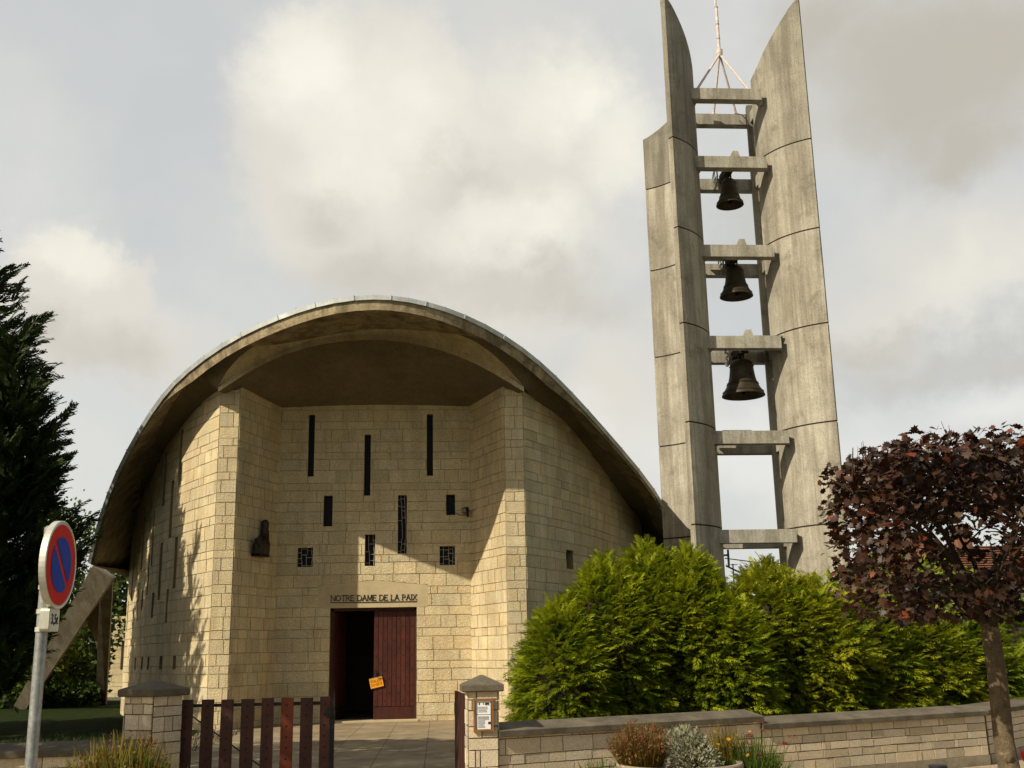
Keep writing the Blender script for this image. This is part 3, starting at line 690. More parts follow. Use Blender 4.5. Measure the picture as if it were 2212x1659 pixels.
# ------------------------------------------------------------------ gate, pillars, garden wall
gc=[.115,.16,.11,.115,.17,.12]
def pillar(c,w,rot,h,lab,ovh=.06):
    T_=thing('gate_pillar',lab,'gate pillar',(c[0],c[1],0),'pillars of the front gate')
    ca,sa=math.cos(rot),math.sin(rot); cr=[V((c[0]+ca*i*w/2-sa*j*w/2,c[1]+sa*i*w/2+ca*j*w/2,0)) for i,j in ((-1,-1),(1,-1),(1,1),(-1,1))]
    for k in range(4):
        a,b=cr[k],cr[(k+1)%4]
        wall('pillar_shaft' if k==0 else 'pillar_face',Path([(a.x,a.y),(b.x,b.y)]),h,[],gc,(BRICK,BMORT),T_,thick=.02,z0=-.05,blk=(.12,.28),seed=31+k,gap=.012,proud=(.008,.02),tv=.14)
    q=w/2+ovh; mb=MB(); f=lambda r,z:[V((c[0]+ca*i*r-sa*j*r,c[1]+sa*i*r+ca*j*r,z)) for i,j in ((-1,-1),(1,-1),(1,1),(-1,1))]
    mb.loft([f(.01,h),f(q-.012,h),f(q,h+.012),f(q,h+.068),f(q-.01,h+.08),f(.02,h+.17),f(0,h+.172)],True); mb.build('pillar_cap',COPE,T_)
    return T_
pl=aY(327,1600,12.5); wl_=.42; vd=V((pl.x,12.5,0)).normalized(); PLc=(pl.x+vd.x*wl_*.7071,12.5+vd.y*wl_*.7071); 
pillar(PLc,wl_,R(45)-math.atan2(vd.x,vd.y),1.215,'larger cream stone gate pillar on the left, set cornerwise')
pr_=aY(1042,1540,12.2); wr_=.32; PRc=(pr_.x,12.2+wr_/2)
PR=pillar(PRc,wr_,R(2),1.205,'slim cream stone gate pillar carrying a framed paper notice',.065)
# notice case on right pillar
n0=aY(1023,1512,12.17); n1=aY(1066,1577,12.17); cx,cz=(n0.x+n1.x)/2,(n0.z+n1.z)/2; w=abs(n1.x-n0.x)*.92; h=abs(n0.z-n1.z); 
Fm=thing('notice_board','wood framed white paper notice fixed on the right gate pillar','notice board',(cx,12.17,cz))
mb=MB(); y=12.2-.035
for s in (-1,1): mb.box((cx+s*(w/2),y,cz),(.022,.03,h+.03)); mb.box((cx,y,cz+s*h/2),(w-.022,.03,.022))
mb.box((cx,y+.014,cz),(w,.008,h)); mb.build('frame',OAK,Fm)
for k,(a,b) in enumerate(((.02,.47),(-.48,.0))):
    mb=MB(); mb.box((cx,y+.003-.002*k,cz+h*(a+b)/2),(w-.04,.003,h*(b-a))); mb.build('paper',WHITEP,Fm)
rn=random.Random(5); mb=MB()
for k in range(9):
    z=cz-h*(.06+.042*k); ww=(w-.07)*(1 if k<3 else .62)*rn.uniform(.85,1); mb.box((cx-(w-.07)/2+ww/2,y-.003,z),(ww,.002,.006 if k else .012))
for k in range(4):
    z=cz+h*(.26-.05*k); mb.box((cx-.01,y-.001,z),((w-.08)*rn.uniform(.7,1),.002,.007))
mb.build('printed_lines',GREYINK,Fm)
mb=MB(); mb.box((cx-.045,y-.001,cz+h*.37),(.012,.002,.024)); mb.box((cx+.0,y-.001,cz+h*.375),(.006,.002,.02))
for k in range(5): mb.box((cx+.02+k*.009,y-.001,cz+h*.36+.004*(k%2)),(.007,.002,.018+.006*((k*2)%3)))
mb.box((cx+.062,y-.004,cz-h*.26),(.03,.002,.024)); mb.build('printed_pictures',BLACKINK,Fm)
# gate leaf
gz=1.18; GA=aY(388,1512,12.95); GB=aY(721,1505,13.0); GT=thing('gate_leaf','closed left gate leaf of eight dark red wooden boards','gate',((GA.x+GB.x)/2,12.95,0))
slx=[(388,418),(436.5,463),(478.5,505),(522,550),(566,592),(608,634.5),(650,676.5),(692,714)]
for i,(a,b) in enumerate(slx):
    A=aY(a,1512-(a-388)*.021,12.95).x;B=aY(b,1512,12.95).x; zt=aY((a+b)/2,1512.5-((a+b)/2-388)*.022,12.95).z; zt+=random.uniform(-.004,.004)
    tn=(2.3,1.5,.8) if i==5 else (random.uniform(.85,1.15),)*3
    mb=MB(); mb.box(((A+B)/2,12.95,(zt+.06)/2),(B-A,.028,zt-.06),tint=tn)
    for k in range(9): mb.lathe(((A+B)/2+random.uniform(-.006,.006),12.936,zt-.075-k*.115),[(.011,0),(.009,-.006),(0,-.008)],8,ax=V((0,1,0)),mi=1)
    bd=mb.build('gate_board',[GATEW,IRON],GT)
    if i==5: bd['label']='brighter orange red replacement board'
mb=MB(); xm=(GA.x+GB.x)/2; L=GB.x-GA.x
for z in (1.095,.3): mb.box((xm,12.985,z),(L,.035,.035))
mb.box((GA.x+.02,12.985,.6),(.035,.035,1.1)); mb.tube([(GA.x+.03,12.99,1.06),(GB.x-.35,12.99,.12)],.008,6); mb.build('gate_frame',IRON,GT)
a=aY(717,1560,12.93); mb=MB(); mb.box((a.x,12.96,a.z/2),(.05,.05,a.z)); mb.raw([(a.x-.035,12.93,a.z-.02),(a.x+.03,12.93,a.z-.02),(a.x+.03,12.98,a.z-.02),(a.x-.035,12.98,a.z-.02),(a.x+.0,12.93,a.z+.33),(a.x+.02,12.93,a.z+.33),(a.x+.02,12.98,a.z+.33),(a.x+.0,12.98,a.z+.33)],[(3,2,1,0),(4,5,6,7),(0,1,5,4),(1,2,6,5),(2,3,7,6),(3,0,4,7)]); mb.lathe((a.x-.02,12.92,a.z+.1),[(.05,0),(.05,-.02),(0,-.03)],12,ax=V((0,1,0))); mb.build('gate_post',IRON,GT)
# open leaf seen edge on
gx=aY(1005,1500,12.3).x; dirn=(V((gx-.03,12.35,0))-V((0,0,0))).normalized()
GO=thing('gate_leaf','opened right gate leaf seen edge on beside the slim pillar','gate',(gx,12.4,0))
ang=R(93.5); d=V((math.cos(ang),math.sin(ang),0)); nn=V((d.y,-d.x,0)); o=V((gx+.035,12.38,0))
for k in range(8):
    mb=MB(); mb.box(o+d*(.08+k*.235)+V((0,0,.6)),(.15,.028,1.12),(d,nn,V((0,0,1))),tint=(random.uniform(.85,1.2),)*3); mb.build('gate_board',GATEW,GO)
mb=MB()
for z in (1.08,.3): mb.box(o+d*.9+nn*.035+V((0,0,z)),(1.85,.035,.035),(d,nn,V((0,0,1))))
mb.box(o+nn*.035+V((0,0,.6)),(.04,.035,1.15),(d,nn,V((0,0,1)))); mb.build('gate_frame',IRON,GO)
# garden wall sections
def gwall(a,b,h,lab,seed,ends=(0,0),wc=.36,grp='sections of the low garden wall'):
    G=thing('garden_wall',lab,'garden wall',((a[0]+b[0])/2,(a[1]+b[1])/2,0),grp)
    a=V((a[0],a[1],0));b=V((b[0],b[1],0)); L=(b-a).length; d=(b-a).normalized(); n=V((d.y,-d.x,0))
    wall('wall_body',Path([(a.x,a.y),(b.x,b.y)]),h-.06,[],[.13,.10,.095,.10,.165,.105],(BRICK,BMORT),G,thick=.26,z0=.12,blk=(.16,.44),seed=seed,gap=.011,proud=(.003,.011),tv=.1,rnd=False)
    mb=MB(); mb.box((a+b)/2+n*(-.13+.008)+V((0,0,.035)),(L,.292,.17),(d,n,V((0,0,1)))); mb.build('wall_base',PLANTC,G)
    nseg=max(2,int(L/1.0))
    mb=MB()
    for k in range(nseg):
        s0,s1=-.02+(L+.04)*k/nseg+.003,-.02+(L+.04)*(k+1)/nseg-.003
        pf=[(.05,h-.06),(.055,h-.055),(.055,h+.0),(.045,h+.008),(-.30,h+.072),(-.31,h+.065),(-.31,h-.06)]
        A=[a+d*s0+n*u+V((0,0,z)) for u,z in pf]; B=[a+d*s1+n*u+V((0,0,z)) for u,z in pf]
        mb.loft([A,B],True,tint=(random.uniform(.88,1.12),)*3); mb.face(list(reversed(A))); mb.face(B)
    mb.build('coping',COPE,G); return G
wa=(PRc[0]+.17,12.24); wb=(3.92,13.75); wq=(7.55,15.4)
gwall(wa,wb,.795,'taller section of low cream wall from the slim pillar behind the planter',51)
gwall((wb[0]+.01,wb[1]+.003),wq,.70,'lower section of low cream wall running right to the purple tree',52)
gwall((wq[0]+.05,wq[1]+.06),(13.2,21.0),.70,'far right section of low cream wall, behind the tree trunk',53)
le=aY(319,1605,12.3); gwall((-9.5,11.6),(le.x,12.2),.715,'low cream wall section left of the cornerwise pillar, behind the flowers',54)
# ------------------------------------------------------------------ no parking sign
cs=aY(127,1220,6.2); 
SG=thing('road_sign','round red and blue no parking sign with small weight plate on grey pole','road sign',(aY(80,1659,6.2).x,6.2,0))
vh=(V((cs.x,cs.y,0))).normalized(); dph=math.atan2(vh.x,vh.y)
ang=R(70.5); back_=-vh; nrm=(back_*math.cos(ang)+V((vh.y,-vh.x,0))*math.sin(ang)).normalized()
tx=V((-nrm.y,nrm.x,0)); tx=tx if tx.dot(V((0,1,0)))>0 or True else -tx
tx=nrm.cross(V((0,0,1)))*-1  # reads left to right for a viewer in front
uz=V((0,0,1)); rs=.238
cs=V((cs.x,cs.y,cs.z))
mb=MB(); mb.lathe(cs,[(rs-.02,-.026),(rs,-.021),(rs,.012),(rs-.006,.016),(rs-.012,.012)],56,ax=nrm); mb.lathe(cs,[(0,-.025),(rs-.02,-.025)],56,ax=nrm); disc=mb.build('sign_rim',ALU,SG,smooth=False)
def disk(r,off,mt_,nm,a0=0,a1=360):
    mb=MB(); pts=[cs+nrm*off+(tx*math.cos(R(a))+uz*math.sin(R(a)))*r for a in [a0+(a1-a0)*k/64 for k in range(64 if a1-a0>=360 else 65)]]; mb.face(pts); return mb.build(nm,mt_,SG)
disk(rs-.012,.010,SIGNW,'sign_border'); disk(rs-.02,.0125,REDS,'sign_face')
# blue field in two halves split by the red diagonal bar
mb=MB(); rb=.150; hw=.0165
dg=V((math.cos(R(-45)),math.sin(R(-45)))); pp=V((-dg.y,dg.x))
for s in (-1,1):
    ph=math.asin(hw/rb); pts=[]
    for k in range(33):
        t=ph+(math.pi-2*ph)*k/32; q=dg*(math.cos(t)*rb)+pp*(s*math.sin(t)*rb); pts.append(cs+nrm*.015+tx*q.x+uz*q.y)
    mb.face(pts)
mb.build('sign_blue_field',BLUES,SG)
pc=aY(112,1339,6.2); pc=V((pc.x,6.2,pc.z)); pw,phh=.155,.125
mb=MB(); f=[]
for k in range(24):
    a=2*math.pi*k/24; sx=math.copysign(1,math.cos(a)); sy=math.copysign(1,math.sin(a)); f.append((sx*(pw/2-.02)+.02*math.cos(a),sy*(phh/2-.02)+.02*math.sin(a)))
A=[pc+nrm*.012+tx*x+uz*y for x,y in f]; B=[pc-nrm*.036+tx*x+uz*y for x,y in f]
mb.loft([A,B],True); mb.face(A); mb.face(B); plate=mb.build('plate_case',ALU,SG)
mb=MB(); mb.face([pc+nrm*.0135+tx*x*.93+uz*y*.93 for x,y in f]); mb.build('plate_face',SIGNW,plate)
text_obj('plate_text','3,5t',.10,.062,pc+nrm*.016,(tx,uz),BLACKINK,plate,.001)
b0=aY(76,1659,6.17); b1=aY(103,1290,6.17)
pb=V((aY(93,1400,6.2).x,6.2,0))-nrm*.0
pb=V((cs.x,cs.y,0))-nrm*.062
mb=MB(); mb.tube([pb+V((0,0,-.3)),pb+V((0,0,cs.z+.2))],.0305,20); mb.lathe(pb+V((0,0,cs.z+.2)),[(.0305,0),(.02,.012),(0,.016)],20)
mb.build('pole',GALV,SG,smooth=True)
mb=MB()
for z in (cs.z+.12,cs.z-.12,pc.z-.05,pc.z+.045): mb.lathe(pb+V((0,0,z)),[(.031,-.012),(.036,-.012),(.036,.012),(.031,.012)],20); mb.box(pb+nrm*.035+V((0,0,z)),(.06,.03,.024),(tx,nrm,uz))
mb.build('clamps',ALU,SG)
# ------------------------------------------------------------------ bollards, red ball
def bollard(x,y,lab,r=.085,zt=None,yy=11.):
    p=aY(x,y,yy); b=thing('bollard',lab,'bollard',(p.x,yy,0),'black bollards on the pavement')
    mb=MB(); z=p.z; mb.lathe((p.x,yy,0),[(r,-.05),(r,z-.06),(r*.96,z-.055),(r*.96,z-.045),(r*1.04,z-.04),(r*1.04,z-.008),(r*.95,z),(0,z)],24); mb.build('post',BLACKP,b)
    mb=MB(); mb.lathe((p.x,yy,z-.1),[(r+.001,-.02),(r+.003,-.02),(r+.003,.02),(r+.001,.02)],24); mb.build('band',GALV,b); return b
bollard(2025.5,1652,'black bollard on the pavement, left of the purple tree')
bollard(2177,1648,'black bollard mostly hidden behind the purple tree trunk')
p=aY(2222,1632.5,11.); BBL=thing('ball_post','red ball topped post at the right edge beside the tree trunk','post',(p.x,11,0))
mb=MB(); mb.lathe((p.x,11,p.z),[(.075*math.sin(t*math.pi/12),-.075*math.cos(t*math.pi/12)) for t in range(13)],20); mb.build('ball',REDP,BBL,smooth=True)
mb=MB(); mb.tube([(p.x,11,-.05),(p.x,11,p.z-.06)],.035,12); mb.build('post',BLACKP,BBL)
# ------------------------------------------------------------------ far things in the tower gap
UP_=thing('utility_pole','distant wooden utility pole with wires seen through the tower gap','utility pole',(aY(1561,1200,60).x,60,0))
q=aY(1563,1180,60); mb=MB(); mb.tube([(q.x-.1,60,0),(q.x-.1,60,q.z+.2)],[.09,.06],8); mb.build('pole',DBARK,UP_)
mb=MB(); 
for z in (.0,-.5): mb.box((q.x+.05,59.9,q.z+z),(.35,.1,.1))
mb.box((q.x+.2,59.9,q.z-.65),(.1,.1,.9)); mb.build('lamp_fitting',IRON,UP_)
wa_=aY(1566,1206,60); wb_=aY(1695,1218,60); wc_=aY(1568,1222,60); wd_=aY(1615,1245,60)
mb=MB(); mb.tube([wa_,wa_.lerp(wb_,.5)+V((0,0,-.06)),wb_,wb_+(wb_-wa_)*2],.03,5); mb.tube([wc_,wd_,wd_+(wd_-wc_)*3],.05,5); mb.build('wires',IRON,UP_)
q=aY(1583,1218,55); AN=thing('tv_antenna','thin rooftop television antenna in the gap below the wires','antenna',(q.x,55,0))
mb=MB(); mb.tube([(q.x,55,0),(q.x,55,q.z)],.035,6); mb.build('rod',IRON,AN)
mb=MB()
for z,l in ((-.05,.35),(-1.,.3)): mb.box((q.x+.05,55,q.z+z),(l,.03,.03))
for k in range(6): mb.box((q.x-.3+k*.13,55,q.z-.02),(.012,.4,.012))
mb.build('elements',IRON,AN)
def house(x0,x1,y,ez,rz,lab,dep=9):
    H=thing('house',lab,'house',((x0+x1)/2,y+dep/2,0),'houses beyond the hedge')
    mb=MB(); mb.box(((x0+x1)/2,y+dep/2,ez/2),(x1-x0,dep,ez)); mb.build('wall',RENDER,H)
    mb=MB(); a=[V((x0-.4,y-.4,ez)),V((x0-.4,y+dep/2,rz)),V((x0-.4,y+dep+.4,ez))]; b=[V((x1+.4,p.y,p.z)) for p in a]
    for k in (0,1): mb.face([a[k],b[k],b[k+1],a[k+1]])
    nrow=int((V(a[1])-V(a[0])).length/.33)
    for k in range(nrow):
        t=(k+.5)/nrow; c=a[0].lerp(a[1],t); mb.box(((x0+x1)/2,c.y,c.z+.03),(x1-x0+.8,.3,.05),tint=(random.uniform(.8,1.2),)*3)
    mb.face([a[0],a[1],a[2]]); mb.face([b[0],b[1],b[2]]); rf=mb.build('roof',TILE,H)
    mb=MB(); mb.box((x0+1.6,y+dep/2,rz+.35),(.7,.7,1.3)); mb.build('chimney',TILE,rf)
    n=max(1,int((x1-x0)/3))
    for k in range(n):
        xc=x0+(x1-x0)*(k+.5)/n; mb=MB(); mb.box((xc,y-.02,ez*.55),(1.1,.08,1.3)); w_=mb.build('window',WHITEP,H); mb=MB(); mb.box((xc,y-.07,ez*.55),(.9,.03,1.1)); mb.build('pane',GLASS,w_)
    return H
h1=aY(1965,1200,48); h2=aY(2070,1175,52)
house(aY(1995,1200,48).x,aY(2070,1200,48).x,48,aY(1960,1262,48).z,aY(2000,1196,52.5).z,'distant low house with a red tiled roof behind the maple crown, left one')
house(aY(2110,1200,46).x,aY(2330,1200,46).x,46,aY(2150,1262,46).z,aY(2150,1180,50.5).z,'larger distant house with a red tiled roof at the right edge behind the maple')
# ------------------------------------------------------------------ ground
m,nt,b=newmat('ground_soil'); 
b.inputs['Base Color'].default_value=(.06,.065,.03,1); b.inputs['Roughness'].default_value=1
GROUND=m
def sheet(name,poly,z,mt_,kind='structure'):
    mb=MB(); mb.face([(x,y,z) for x,y in poly]); return props(mb.build(name,mt_),kind=kind)
sheet('ground',[(-900,-900),(900,-900),(900,900),(-900,900)],-.02,GROUND)
m,nt,b=newmat('lawn'); LAWN=m
f=ramp(nt,nz(nt,3.,6,.7),.3,.7); col=mixc(nt,(.010,.017,.004),(.025,.036,.008),f); nt.links.new(col,b.inputs['Base Color']); b.inputs['Roughness'].default_value=1; b.inputs['Specular IOR Level'].default_value=.05; bump(nt,b,nz(nt,60,5,.8),1.,.03)
sheet('lawn',[(-40,12.3),(-4.1,12.3),(-4.6,28),(-9,45),(-40,70)],-.008,LAWN)
sheet('garden_lawn',[(1.0,12.5),(12,20),(40,40),(40,80),(-5,80),(1.7,40)],-.008,LAWN)
# paving: worn square slabs
m,nt,b=newmat('paving_slabs'); PAV=m
tc=N(nt,'ShaderNodeTexCoord'); mp=N(nt,'ShaderNodeMapping'); mp.inputs['Location'].default_value=(.21,.1,0); nt.links.new(tc.outputs['Object'],mp.inputs[0])
bt_=N(nt,'ShaderNodeTexBrick',offset=0.,squash=1.); bt_.inputs['Scale'].default_value=1.; bt_.inputs['Mortar Size'].default_value=.009; bt_.inputs['Brick Width'].default_value=.8; bt_.inputs['Row Height'].default_value=.8
bt_.inputs['Color1'].default_value=(.34,.265,.16,1); bt_.inputs['Color2'].default_value=(.27,.215,.135,1); bt_.inputs['Mortar'].default_value=(.12,.095,.06,1); bt_.inputs['Mortar Smooth'].default_value=.3
nt.links.new(mp.outputs[0],bt_.inputs['Vector'])
g=ramp(nt,nz(nt,1.1,6,.75),.35,.65); col=mixc(nt,bt_.outputs['Color'],mixc(nt,bt_.outputs['Color'],(.62,.58,.5),1.,'MULTIPLY'),g)
g2=ramp(nt,nz(nt,45,4,.8),.35,.7); col=mixc(nt,col,mixc(nt,col,(.75,.72,.68),1.,'MULTIPLY'),g2)
nt.links.new(col,b.inputs['Base Color']); b.inputs['Roughness'].default_value=.9; bump(nt,b,bt_.outputs['Fac'],-.5,.01)
sheet('path',[(-4.35,12.9),(1.2,12.9),(2.2,26.6),(1.62,26.76),(.87,YB+.02),(bL,YB+.02),(jLi-.02,26.8),(-5.45,26.7),(-4.75,20)],-.0,PAV)
m,nt,b=newmat('pavement_gravel'); GRAV=m
v=N(nt,'ShaderNodeTexVoronoi',Scale=70.); tc=N(nt,'ShaderNodeTexCoord'); nt.links.new(tc.outputs['Object'],v.inputs['Vector'])
col=mixc(nt,(.24,.18,.11),(.48,.38,.25),ramp(nt,v.outputs['Color'],.1,.9)); g=ramp(nt,nz(nt,1.7,6,.75),.35,.65); col=mixc(nt,col,mixc(nt,col,(.7,.66,.6),1.,'MULTIPLY'),g)
nt.links.new(col,b.inputs['Base Color']); b.inputs['Roughness'].default_value=1; bump(nt,b,v.outputs['Distance'],.6,.01)
mb=MB(); pv=[(-30,5.2),(30,5.2),(30,30),(13.3,20.95),(7.6,15.35),(3.95,13.72),(.9,12.3),(.9,12.95),(-4.3,12.95),(-4.3,12.25),(-9.5,11.62),(-30,9.2)]
mb.face([(x,y,-.004) for x,y in pv]); props(mb.build('pavement',GRAV),kind='structure')
mb=MB(); mb.box((0,5.12,-.04),(60,.15,.12)); props(mb.build('kerb',PLANTC),kind='structure')
m,nt,b=newmat('asphalt'); col=mixc(nt,(.035,.035,.035),(.075,.072,.068),ramp(nt,nz(nt,2,6,.8),.3,.7)); nt.links.new(col,b.inputs['Base Color']); b.inputs['Roughness'].default_value=.95; bump(nt,b,nz(nt,120,3,.8),.5,.01)
sheet('road',[(-60,-6),(60,-6),(60,5.04),(-60,5.04)],-.012,m)
# ------------------------------------------------------------------ vegetation helpers
def frond(n=6,ln=.42,w=.075,droop=.28,ang=42,seed=0):
    rn=np.random.RandomState(seed); v=[];f=[]
    def leaf(p,d,l,wd):
        d=np.array(d)/np.linalg.norm(d); s=np.cross(d,[0,0,1.]); s/=np.linalg.norm(s)+1e-9
        k=len(v); m_=p+d*l*.45
        v.extend([p,m_+s*wd*l*1.1,p+d*l+np.array([0,0,-.12*l]),m_-s*wd*l*1.1]); f.append((k,k+1,k+2,k+3))
    for i in range(n):
        t=.08+.8*i/(n-1); p=np.array([t,0,-droop*t*t])
        for s in (-1,1):
            a=R(ang+rn.uniform(-8,8)); l=ln*(1-.62*t)*rn.uniform(.8,1.15); leaf(p,[math.cos(a),s*math.sin(a),-.35*t+rn.uniform(-.18,.18)],l,w*5*(.42/ln)*.6)
    leaf(np.array([.72,0,-droop*.52]),[1,0,-.5],.32,w*3.0)
    return np.array(v),np.array(f)
def place(tv,tf,pos,dirs,size,roll,tints):
    """copies a template (x forward) to many spots; one mesh of loose sprays"""
    n=len(pos); d=dirs/np.linalg.norm(dirs,axis=1,keepdims=True)
    up=np.tile([0,0,1.],(n,1)); s=np.cross(up,d); L=np.linalg.norm(s,axis=1,keepdims=True); s=np.where(L<1e-3,[1.,0,0],s/np.maximum(L,1e-6)); u=np.cross(d,s)
    c,si=np.cos(roll)[:,None],np.sin(roll)[:,None]; s2=s*c+u*si; u2=-s*si+u*c
    M=np.stack([d,s2,u2],axis=1)*size[:,None,None]
    vv=np.einsum('kj,njm->nkm',tv,M)+pos[:,None,:]
    ff=tf[None]+np.arange(n)[:,None,None]*len(tv)
    return vv.reshape(-1,3),ff.reshape(-1,tf.shape[1]),np.repeat(tints,len(tf),axis=0)
def merge(parts):
    V_=[];F_=[];T_=[];o=0
    for v,f,t in parts: V_.append(v);F_.append(f+o);T_.append(t);o+=len(v)
    return np.concatenate(V_),np.concatenate(F_),np.concatenate(T_)
FR=[frond(8,.44,.042,.30,40,s) for s in range(3)]
def blob(c,r,seed,n=20,m_=14,amp=.16,sq=(1,1,1)):
    rows=[]
    for i in range(m_+1):
        ph=math.pi*i/m_; row=[]
        for j in range(n):
            th=2*math.pi*j/n; d=V((math.sin(ph)*math.cos(th),math.sin(ph)*math.sin(th),math.cos(ph)))
            q=1+amp*mnoise.noise(d*2.5+V((seed*7.1,0,0)))*2; row.append(V(c)+V((d.x*r[0]*q,d.y*r[1]*q,d.z*r[2]*q)))
        rows.append(row)
    mb=MB(); mb.loft(rows,True); return mb
def thuja(cx,cy,h,rx,ry,lab,seed,mt_,n=900,size=(.2,.36),tint=((.75,.8,.7),(1.5,1.35,1.1)),name='thuja_shrub',cat='shrub',grp=None,spiky=.25,z0=0.,lump=.15,core=.74):
    rs=np.random.RandomState(seed); T_=thing(name,lab,cat,(cx,cy,z0),grp)
    pos=[];dr=[];sz=[];tn=[];tip=[]
    for k in range(n):
        t=rs.uniform(0,1)**.9; th=rs.uniform(0,2*math.pi)
        prof=(1-(max(0,t-.55)/.45)**2.2*.80)*(.88+.12*min(1,t/.2))
        dv=V((math.cos(th),math.sin(th),t*2.2)); nn_=mnoise.noise(dv*1.9+V((seed*3.3,1,2))); n2=mnoise.noise(dv*4.5+V((seed,5,2)))
        q=prof*(1+lump*nn_*1.6+.1*n2)*rs.uniform(.84,1.04); z=z0+h*t*(1+.06*nn_)
        pos.append((cx+math.cos(th)*rx*q,cy+math.sin(th)*ry*q,z)); upb=.15+.9*max(0,t-.5)*2
        dr.append((math.cos(th)+rs.normal(0,.35),math.sin(th)+rs.normal(0,.35),upb+rs.normal(0,.3)))
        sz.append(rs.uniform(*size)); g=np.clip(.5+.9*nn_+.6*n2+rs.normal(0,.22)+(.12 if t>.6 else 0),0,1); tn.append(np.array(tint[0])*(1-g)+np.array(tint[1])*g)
    for k in range(int(n*.02)):                # leader shoots along the top
        th=rs.uniform(0,2*math.pi); q=rs.uniform(0,.75); z=z0+h*(1-.35*q*q); 
        for j in range(3):
            pos.append((cx+math.cos(th)*rx*q,cy+math.sin(th)*ry*q,z-.03+j*.10)); dr.append((rs.normal(0,.3),rs.normal(0,.3),1.)); sz.append(rs.uniform(*size)*1.0); tn.append(np.array(tint[1])*rs.uniform(.8,1.1))
    pos=np.array(pos);dr=np.array(dr);sz=np.array(sz);tn=np.array(tn); idx=rs.randint(0,3,len(pos)); roll=rs.normal(0,.5,len(pos))
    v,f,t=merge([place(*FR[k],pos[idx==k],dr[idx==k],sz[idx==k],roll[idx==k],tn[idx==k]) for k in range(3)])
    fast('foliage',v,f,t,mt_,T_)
    b_=blob((cx,cy,z0+h*.46),(rx*core,ry*core,h*.47),seed); b_.build('inner_branches',DBARK if True else None,T_,smooth=True)
    mb=MB(); mb.tube([(cx,cy,z0-.1),(cx,cy,z0+h*.8)],[.06,.02],6); mb.build('trunk',DBARK,T_); return T_
# hedge of thujas behind the low wall: (pixel centre, top row, half width px, distance, density)
HG='thuja shrubs of the hedge behind the wall'
hd=[(1208,1288,61,15.2,800,'leftmost green thuja shrub, bulging past the stone jamb'),
(1303,1200,80,16.0,1000,'rounded green thuja shrub second from the left in the hedge'),
(1392,1158,75,16.6,950,'tallest green thuja of the hedge, its tip reaching the roof edge'),
(1484,1180,80,16.4,950,'green thuja standing in front of the left tower slab'),
(1555,1262,70,16.2,650,'low green thuja below the tower gap'),
(1652,1205,80,17.0,900,'yellowish green thuja standing below the right side of the tower gap'),
(1745,1240,80,17.0,800,'yellow green thuja in front of the right tower slab'),
(1850,1262,90,17.4,850,'yellow green thuja left of the maple crown'),
(1955,1285,90,17.8,850,'yellow green thuja below the left half of the maple crown'),
(2060,1310,90,18.2,800,'darker green thuja left of the maple trunk')]
for i,(x,yt,hw,Y,n,lab) in enumerate(hd):
    p=aY(x,yt,Y); rx=hw*1.32*Y/2367
    g=(.7,.85,.6) if i not in (9,) else (.4,.62,.6)
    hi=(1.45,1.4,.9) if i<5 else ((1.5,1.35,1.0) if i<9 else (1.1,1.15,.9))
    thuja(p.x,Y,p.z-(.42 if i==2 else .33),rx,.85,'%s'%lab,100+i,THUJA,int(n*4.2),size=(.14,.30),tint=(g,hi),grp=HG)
for i,(x,yt,Y,lab) in enumerate(((2170,1330,19.5,'dark green thuja just right of the maple trunk'),(2290,1320,22.4,'dark green thuja at the right edge behind the maple trunk'))):
    p=aY(x,yt,Y); thuja(p.x,Y,p.z,1.0,1.,lab,130+i,THUJA,1400,tint=((.35,.6,.5),(.85,1.05,.8)),grp=HG)
# brighter broad-leaved shrub seen through the maple
def quadleaf(w=.5): return np.array([(0,0,0),(.45,w/2,.04),(1,0,-.08),(.45,-w/2,.04)]),np.array([(0,1,2,3)])
LQ=quadleaf(.62)
def leafy(c,r,n,lab,seed,mt_,size=(.05,.09),tint=((.6,.7,.6),(1.5,1.5,1.)),name='leafy_shrub',cat='shrub',grp=None,core=.6,cm=None):
    rs=np.random.RandomState(seed); T_=thing(name,lab,cat,(c[0],c[1],0),grp)
    d=rs.normal(0,1,(n,3)); d/=np.linalg.norm(d,axis=1,keepdims=True); q=np.array([1+.5*mnoise.noise(V(tuple(x*2.2))+V((seed,0,0))) for x in d]); rad=(rs.uniform(.45,1,n)**.5*q)
    pos=np.array(c)+d*np.array(r)*rad[:,None]; pos[:,2]=np.maximum(pos[:,2],.02)
    dirs=d+rs.normal(0,.7,(n,3)); g=np.clip(rs.normal(.45,.3,n)+.25*d[:,2],0,1)[:,None]
    tn=np.array(tint[0])*(1-g)+np.array(tint[1])*g
    v,f,t=place(*LQ,pos,dirs,rs.uniform(*size,n),rs.uniform(0,6,n),tn); fast('foliage',v,f,t,mt_,T_)
    mb=MB()
    for k in range(7):
        e=V(c)+V((rs.uniform(-.6,.6)*r[0],rs.uniform(-.6,.6)*r[1],rs.uniform(0,.6)*r[2])); mb.tube([(c[0],c[1],-.05),tuple(V((c[0],c[1],0)).lerp(e,.5)),tuple(e)],[.03,.02,.01],5)
    mb.build('stems',DBARK,T_); return T_
p=aY(1945,1265,19.5); leafy((p.x,19.5,p.z),(1.25,.7,.55),1500,'bright yellow green leafy shrub seen through the lower maple crown',201,BUSHG,(.1,.17),((1.2,1.2,.5),(3.,2.6,.6)))
